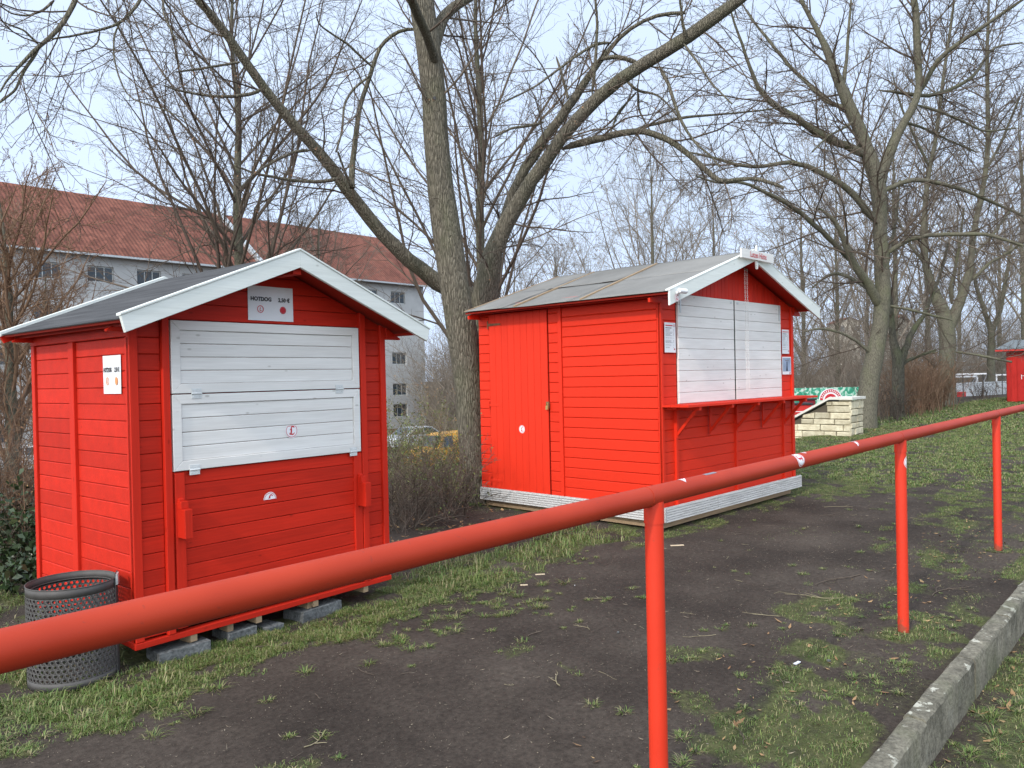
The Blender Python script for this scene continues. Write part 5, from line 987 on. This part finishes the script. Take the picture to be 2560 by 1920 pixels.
def crate_box(px,py,D,sx,sy,sz,name,lab,mat,cat,lid=None):
    p=at(px,py,D); zb=float(hgt(p[0],p[1])); zt=p[2]; ang=math.atan2(_r[1],_r[0]); root=empty(name,(p[0],p[1],zb),ang,label=lab,cat=cat); mb=MB(); mb.box((-sx/2,-sy/2,0),(sx/2,sy/2,zt-zb)); mb.build('body',mat,root,bevel=.01)
    mb=MB(); mb.box((-sx/2-.04,-sy/2-.04,zt-zb+.002),(sx/2+.04,sy/2+.04,zt-zb+.06)); mb.build('top',lid or M['ink'],root,bevel=.008)
    mb=MB(); h_=zt-zb; x0,x1=-sx*.35,sx*.3
    for a_,b_,c_,d_ in ((x0,h_-.55,x1,h_-.53),(x0,h_-.22,x1,h_-.20),(x0,h_-.53,x0+.02,h_-.22),(x1-.02,h_-.53,x1,h_-.22)): mb.add([(a_,-sy/2-.004,b_),(c_,-sy/2-.004,b_),(c_,-sy/2-.004,d_),(a_,-sy/2-.004,d_)],[(0,1,2,3)])
    mb.build('white_marking',M['stickw'],root)
redf=flat('red_container_paint',(.55,.03,.025),.5,.4,0,.15,4); redd=flat('dark_red_panel',(.24,.02,.03),.6,.3,0,.2,3)
crate_box(1985,1012,26,.95,.6,1,'drinks_counter','bright red counter box with white outline right behind the market hut',redf,'counter'); crate_box(2018,1000,29,.42,.5,1,'drinks_counter','dark red cabinet with black top right of the bright red counter',redd,'cabinet')
# red shed
def far_shed():
    p=at(2517,1005,36.5); root=empty('red_shed',(p[0],p[1],0),0,label='dark red shed with white door handle at the far right edge',cat='shed'); Wd,Dp,Hh=2.6,3.4,2.30
    mb=MB(); mb.box((.02,-Wd+.02,0),(Dp-.02,-.02,Hh-.02)); mb.build('core',M['reddark'],root)
    mb=MB(); y=-Wd
    while y<-.01: mb.plank((.02,0,0),Y_,Z_,-X_,[(y,.04),(min(y+.098,0),.04),(min(y+.098,0),Hh),(y,Hh)],.02,.003); y+=.1
    x=0
    while x<Dp: mb.plank((0,-.02,0),X_,Z_,Y_,[(x,.04),(x+.098,.04),(x+.098,Hh),(x,Hh)],.02,.003); mb.plank((0,-Wd+.02,0),X_,Z_,-Y_,[(x,.04),(x+.098,.04),(x+.098,Hh),(x,Hh)],.02,.003); x+=.1
    mb.build('wall',wood('shed_red_paint',(.5,.025,.02),'z',.15,False),root)
    mb=MB(); mb.plank((-.004,0,0),Y_,Z_,-X_,[(-1.35,.06),(-.45,.06),(-.45,2.05),(-1.35,2.05)],.03,.003); d=mb.build('door',wood('shed_door_paint',(.48,.024,.02),'z',.15,False),root)
    mb=MB(); mb.box((-.045,-.615,1.05),(-.034,-.59,1.26)); mb.box((-.06,-.70,1.20),(-.045,-.595,1.218)); mb.build('handle',M['stickw'],d)
    mb=MB(); mb.add([(-.35,-Wd-.3,Hh+.05),(-.35,.38,Hh+.05),(Dp+.3,.38,Hh+.05),(Dp+.3,-Wd-.3,Hh+.05),(-.35,-Wd-.3,Hh+.12),(-.35,.38,Hh+.12),(Dp+.3,.38,Hh+.12),(Dp+.3,-Wd-.3,Hh+.12)],[(0,1,2,3),(7,6,5,4),(0,4,5,1),(1,5,6,2),(2,6,7,3),(3,7,4,0)]); rf=mb.build('roof',redf,root)
    mb=MB(); n=40
    for i in range(n):
        y0_=-Wd-.32+(Wd+.72)*i/n; y1_=-Wd-.32+(Wd+.72)*(i+1)/n; za=Hh+.14+.025*(i%2); zb_=Hh+.14+.025*((i+1)%2)
        sl=.13; mb.add([(-.38,y0_,za),(-.38,y1_,zb_),(Dp+.3,y1_,zb_+.5),(Dp+.3,y0_,za+.5)],[(0,1,2,3)])
    o=mb.build('corrugated_sheet',flat('grey_corrugated_sheet',(.17,.19,.2),.6,.4,.2,.2,4),rf); sm=o.modifiers.new('s','SOLIDIFY'); sm.thickness=.01
far_shed()
def white_barrier():
    # white boarded barrier in front of the pitch
    a_=at(2386,1020,44); b=at(2540,1010,48); a_[2]=0;b[2]=0; d=b-a_; L=np.linalg.norm(d[:2]); ang=math.atan2(d[1],d[0]); root=empty('pitch_barrier',(a_[0],a_[1],-.2),ang,label='long white panelled barrier with a red square, left of the red shed',cat='barrier')
    zt=at(2450,955,46)[2]+.2; wm=flat('white_barrier_panel',(.62,.64,.67),.6,.3,0,.25,1.2); mb=MB(); mb.box((0,0,0),(L,.05,zt)); mb.build('panel',wm,root)
    x0=.3;mb=MB(); mb.box((x0,-.045,.12),(x0+.9,-.003,zt-.5)); mb.build('red_square',redf,root)
    g=M['zinc']; fr=empty('wire_fence',(a_[0]-.5,a_[1]-.6,0),ang,label='thin grey wire fence with posts before the white barrier',cat='fence')
    for k in range(3): mb=MB(); mb.tube([(1.9+2.2*k-2.0,0,-.1),(1.9+2.2*k-2.0,0,1.25)],.03,8); mb.build('post',M['bin'],fr)
    mb=MB(); mb.tube([(-.5,0,.72),(L+.5,0,.72)],.012,6); mb.tube([(-.5,0,1.22),(L+.5,0,1.22)],.012,6)
    for k in range(60): mb.tube([(-.4+.1*k,0,.0),(-.3+.1*k+.5,0,1.2)],.0025,3); mb.tube([(.4+.1*k,0,.0),(-.3+.1*k-.1,0,1.2)],.0025,3)
    mb.build('wire',M['bin'],fr)
    for i,(p0,p1,zpx,D,lb) in enumerate([(2384,2470,936,60,'larger white goal frame behind the barrier'),(2386,2442,942,56,'smaller white goal frame behind the barrier'),(2490,2530,937,62,'white goal frame partly hidden by the red shed')]):
        A=at(p0,zpx,D);B=at(p1,zpx,D); ang=math.atan2(B[1]-A[1],B[0]-A[0]); L2=math.hypot(*(B-A)[:2]); zb=float(hgt(A[0],A[1])); r2=empty('goal_frame',(A[0],A[1],zb),ang,label=lb,cat='goal'); hh=A[2]-zb
        mb=MB(); mb.bar((0,0,hh),(L2,0,hh),.12,.12); mb.bar((0,0,0),(0,0,hh-.06),.12,.12,(0,1,0)); mb.bar((L2,0,0),(L2,0,hh-.06),.12,.12,(0,1,0)); mb.build('frame',M['stickw'],r2)
        mb=MB(); mb.bar((0,.05,hh),(0,1.2,0),.05,.05); mb.bar((L2,.05,hh),(L2,1.2,0),.05,.05); mb.build('stay',M['stickw'],r2)
white_barrier()
# red panel in the thicket
p=at(2312,1010,34); root=empty('notice_panel',(p[0],p[1],0),math.atan2(_r[1],_r[0]),label='red panel half hidden in the reddish thicket',cat='panel'); mb=MB(); mb.box((-.33,0,-.1),(.33,.06,1.15)); mb.build('board',redf,root,bevel=.01); mb=MB(); mb.tube([(-.3,.08,-.1),(-.3,.08,1.2)],.03,8); mb.tube([(.3,.08,-.1),(.3,.08,1.2)],.03,8); mb.build('post',M['zinc'],root)
# ---------------------------------------------------------------- buildings
def wallm(name,c):
    s=NT(name,.9,.15); n=s.noise(s.coord((1,1,1)),.8,6,.6); c=np.array(c); s.color(s.ramp(n,[(.3,tuple(c*.82)),(.7,tuple(c))])); return s.m
def tilem():
    s=NT('red_clay_tiles',.85,.2); v=s.coord((1,1,1)); 
    w1=s.n('TexWave',wave_type='BANDS',bands_direction='X'); w1.inputs['Scale'].default_value=1.05; s.l(v,w1.inputs[0]); w2=s.n('TexWave',wave_type='BANDS',bands_direction='Y',wave_profile='SAW'); w2.inputs['Scale'].default_value=.85; s.l(v,w2.inputs[0])
    vo=s.n('TexVoronoi'); vo.inputs['Scale'].default_value=2.2; s.l(v,vo.inputs['Vector']); n=s.noise(v,.5,5)
    c=s.ramp(n,[(.3,(.14,.052,.038)),(.7,(.21,.082,.058))]); bw=s.n('RGBToBW'); s.l(vo.outputs['Color'],bw.inputs[0]); c=s.mix(.8,c,s.ramp(bw.outputs[0],[(.1,g3(.62)),(.9,g3(1.2))]),'MULTIPLY'); s.color(c); h=s.mix(.5,w1.outputs['Color'],w2.outputs['Color']); s.bump(h,1,.08); return s.m
M['tile']=tilem(); M['glass']=NT('window_glass',.12,.6).color((.045,.06,.075)).m; M['wf']=flat('white_window_frame',(.6,.62,.62),.5)
def building():
    X0,X1,Y0,Y1,Zb,Ze,Zr=-25,52.3,58,70.5,-3.2,10.85,16.45; root=empty('long_building',(X0,Y0,Zb),label='long pale apartment building with a red tiled roof at the left',cat='building'); S=lambda x,y,z:(x-X0,y-Y0,z-Zb)
    rows=[(8.85,9.98),(5.95,7.1),(3.05,4.2),(.1,1.25),(-1.95,-.7)]; cols=[17.95+3.36*k for k in range(-4,10)]
    # wall with recessed openings
    xsw=[X0]; 
    for c in cols: xsw+=[c,c+1.75]
    xsw.append(X1); zsw=[Zb]
    for a_,b_ in sorted(rows): zsw+=[a_,b_]
    zsw.append(Ze-.1); mb=MB()
    for i in range(len(xsw)-1):
        for j in range(len(zsw)-1):
            x0,x1,z0,z1=xsw[i],xsw[i+1],zsw[j],zsw[j+1]
            if i%2==1 and j%2==1:
                d=.22; v=[S(x0,Y0,z0),S(x1,Y0,z0),S(x1,Y0,z1),S(x0,Y0,z1),S(x0,Y0+d,z0),S(x1,Y0+d,z0),S(x1,Y0+d,z1),S(x0,Y0+d,z1)]; mb.add(v,[(0,1,5,4),(1,2,6,5),(2,3,7,6),(3,0,4,7)])
            else: mb.add([S(x0,Y0,z0),S(x1,Y0,z0),S(x1,Y0,z1),S(x0,Y0,z1)],[(0,1,2,3)])
    for xx in (X0,X1): mb.add([S(xx,Y0,Zb),S(xx,Y1,Zb),S(xx,Y1,Ze-.1),S(xx,(Y0+Y1)/2+.7,Zr-.2),S(xx,Y0,Ze-.1)],[(0,1,2,3,4)])
    mb.add([S(X0,Y1,Zb),S(X1,Y1,Zb),S(X1,Y1,Ze),S(X0,Y1,Ze)],[(0,1,2,3)]); mb.build('wall',wallm('pale_render',(.47,.475,.48)),root)
    for (z0,z1) in rows:
        for c in cols:
            if c+1.75>X1: continue
            mb=MB(); mb.box(S(c+.02,Y0+.14,z0+.02),S(c+1.73,Y0+.2,z1-.02)); o=mb.build('window',M['wf'],root); mb=MB()
            for a_,b_ in ((.07,.56),(.62,1.12),(1.18,1.68)): mb.box(S(c+a_,Y0+.125,z0+.08),S(c+b_,Y0+.138,z1-.08))
            mb.build('pane',M['glass'],o); 
    yr=(Y0+Y1)/2+.7; mb=MB(); ov=.5; t=.18; zeo=Ze-.36
    mb.add([S(X0-.2,Y0-ov,zeo+.3),S(X1+.3,Y0-ov,zeo+.3),S(X1+.3,yr,Zr),S(X0-.2,yr,Zr),S(X1+.3,Y1+ov,zeo+.3),S(X0-.2,Y1+ov,zeo+.3)]+[S(X0-.2,Y0-ov,zeo+.3-t),S(X1+.3,Y0-ov,zeo+.3-t),S(X1+.3,yr,Zr-t),S(X0-.2,yr,Zr-t),S(X1+.3,Y1+ov,zeo+.3-t),S(X0-.2,Y1+ov,zeo+.3-t)],[(0,1,2,3),(3,2,4,5),(6,9,8,7),(9,11,10,8),(0,6,7,1),(1,7,8,2),(2,8,10,4),(4,10,11,5),(0,3,9,6),(3,5,11,9)])
    rf=mb.build('roof',M['tile'],root)
    def pY(px,py,Y): d=ray(px,py); t_=(Y-CAM[1])/d[1]; return CAM+d*t_
    q=pY(590,560,62); mb=MB(); sl=(Zr-zeo-.3)/(yr-Y0+ov); xa=q[0]
    mb.add([S(xa-.25,Y0-ov,zeo+.32),S(xa+.25,Y0-ov,zeo+.32),S(xa+.25,yr,Zr+.02),S(xa-.25,yr,Zr+.02),S(xa-.25,Y0-ov,zeo+.62),S(xa+.25,Y0-ov,zeo+.62),S(xa+.25,yr,Zr+.3),S(xa-.25,yr,Zr+.3)],[(0,1,2,3),(7,6,5,4),(0,4,5,1),(1,5,6,2),(2,6,7,3),(3,7,4,0)]); mb.build('firewall_strip',M['zinc'],rf,label='grey metal strip across the tiled roof')
    mb=MB(); mb.box(S(X0-.2,Y0-ov-.14,zeo+.12),S(X1+.3,Y0-ov-.01,zeo+.26)); mb.build('gutter',M['zinc'],rf)
building()
def house(px,pyt,pyr,D,w_,dp,ov,label,wc,wins,name='house',rz=0):
    c=at(px,900,D); zt=at(px,pyt,D)[2]; zr2=at(px,pyr,D)[2]; zb=float(hgt(c[0],c[1])); root=empty(name,(c[0],c[1],zb),math.atan2(_r[1],_r[0])+rz,label=label,cat='house'); h_=zt-zb; hr=zr2-zb
    mb=MB(); mb.box((-w_/2,0,0),(w_/2,dp,h_)); mb.add([(-w_/2+.01,0,h_),(w_/2-.01,0,h_),(w_/2-.01,dp,h_),(-w_/2+.01,dp,h_),(0,.01,hr-.1),(0,dp-.01,hr-.1)],[(0,1,4),(2,3,5),(0,4,5,3),(1,2,5,4)]); mb.build('wall',wc,root)
    mb=MB(); 
    for s_ in (-1,1): 
        a_=[(0,-ov,hr),(s_*(w_/2+ov),-ov,h_-ov*.3),(s_*(w_/2+ov),dp+ov,h_-ov*.3),(0,dp+ov,hr)]; mb.add(a_+[(x,y,z+.15) for x,y,z in a_],[(0,1,2,3),(7,6,5,4),(0,4,5,1),(1,5,6,2),(2,6,7,3)])
    mb.build('roof',M['tile'],root)
    for (u,z,ww,hh) in wins:
        mb=MB(); mb.box((u,-.06,h_+z),(u+ww,.0,h_+z+hh)); o=mb.build('window',M['wf'],root); mb=MB(); mb.box((u+.08,-.075,h_+z+.08),(u+ww-.08,-.062,h_+z+hh-.08)); mb.build('pane',M['glass'],o)
house(2253,815,790,75,2.0,4,.3,'narrow white gabled house with red roof seen through the trees',wallm('white_render',(.75,.74,.68)),[(.1,-1.3,.7,.7)])
house(2125,806,794,150,4,5,.3,'house with a low red roof left of the leaning trunk',wallm('cream_render',(.6,.55,.47)),[(-2,-1.8,1,1.2),(1,-1.8,1,1.2)])
house(2090,935,916,120,2.6,4,.3,'small white house with orange roof above the green banner',wallm('white_render_b',(.72,.72,.7)),[(-1,-1.4,.8,.9),(.4,-1.4,.8,.9)])
house(2145,932,914,110,3.2,4,.3,'small white house with red roof close to the leaning trunk',wallm('white_render_c',(.74,.74,.73)),[(-.6,-1.5,.7,1)])
house(2530,925,905,120,5,5,.3,'pale house far behind the red shed',wallm('white_render_d',(.7,.7,.7)),[(-2,-2,1,1.3),(0,-2,1,1.3)])
# ---------------------------------------------------------------- vehicles
def car(name,px,D,rz,label,paint,van=False,cat='car'):
    c=at(px,1100,D); zb=-2.98; root=empty(name,(c[0],c[1],zb),rz,label=label,cat=cat); L=4.3; w_=1.72
    side=[(0,.35),(0,.75),(.25,.95),(1.1,1.02),(1.75,1.48),(3.3,1.5),(3.95,1.05),(4.25,.95),(4.3,.5),(4.25,.3)] if not van else [(0,.35),(0,.85),(.2,1.05),(.9,1.15),(1.35,1.75),(1.6,1.85),(4.1,1.85),(4.3,1.7),(4.35,.5),(4.3,.3)]
    mb=MB(); n=len(side)
    sec=[(-w_/2+.12,1),(-w_/2,.0),(w_/2,.0),(w_/2-.12,1)]
    def pt(p,y): return (p[0],y,p[1])
    rows_=[]
    for yy,ins in ((-w_/2,0),(-w_/2+.0,1),(w_/2,1),(w_/2,0)): pass
    inset=lambda z:.0 if z<1.0 else (z-1.0)*.28
    A=[(x,-w_/2+inset(z),z) for x,z in side]; B=[(x,w_/2-inset(z),z) for x,z in side]
    mb.add(A+B,[tuple(range(n)),tuple(range(2*n-1,n-1,-1))]+[(i,n+i,n+(i+1)%n,(i+1)%n) for i in range(n)]); body=mb.build('body',paint,root,bevel=.04)
    mb=MB(); y=-w_/2-.004
    if van: g_=[[(1.05,1.18),(1.45,1.70),(1.95,1.72),(1.95,1.18)]]
    else: g_=[[(1.25,1.06),(1.85,1.42),(2.45,1.44),(2.45,1.06)],[(2.52,1.06),(2.52,1.44),(3.2,1.44),(3.75,1.08)]]
    for q in g_:
        for s_ in (-1,1): mb.add([(x,s_*(w_/2-inset(z)+.012),z) for x,z in q],[(0,1,2,3)])
    q=[(1.12,1.05),(1.72,1.46)] if not van else [(.92,1.2),(1.33,1.72)]
    mb.add([(q[0][0]-.03,-.7,q[0][1]+.02),(q[0][0]-.03,.7,q[0][1]+.02),(q[1][0]-.03,.62,q[1][1]+.02),(q[1][0]-.03,-.62,q[1][1]+.02)],[(0,1,2,3)]); mb.build('window',M['glass'],root)
    for x in (.85,3.45):
        for s_ in (-1,1):
            mb=MB(); mb.tube([(x,s_*(w_/2-.18),.32),(x,s_*(w_/2+.01),.32)],.32,20); wh=mb.build('wheel',M['ink'],root,smooth=True); mb=MB(); mb.tube([(x,s_*(w_/2+.012),.32),(x,s_*(w_/2+.02),.32)],.19,14); mb.build('rim',M['zinc'],wh,smooth=True)
    for s_ in (-1,1): mb=MB(); mb.box((4.24,s_*.62-.15,.75),(4.33,s_*.62+.15,.95)); mb.build('tail_lamp',M['inkred'],root); mb=MB(); mb.box((-.01,s_*.6-.15,.68),(.06,s_*.6+.15,.82)); mb.build('headlight',M['stickw'],root)
pn=lambda n,c:flat(n,c,.3,.6,0,.05,2)
car('parked_van',1035,39,R(0),'orange-yellow van parked below the bank between the huts',pn('yellow_paint',(.72,.34,.03)),True,'van'); car('parked_car',965,50,R(0),'silver grey car on the street beside the building',pn('silver_paint',(.45,.47,.52)))
car('parked_car',-90,40,R(0),'white car with red lamp at the left edge of the view',pn('white_paint',(.7,.7,.7))); car('parked_car',30,44,R(0),'pale car behind the tree at the left of the kiosk hut',pn('pale_paint',(.6,.6,.62)))
car('parked_car',1150,52,R(0),'white car behind the tall trunk on the street',pn('white_paint_b',(.74,.74,.74)))
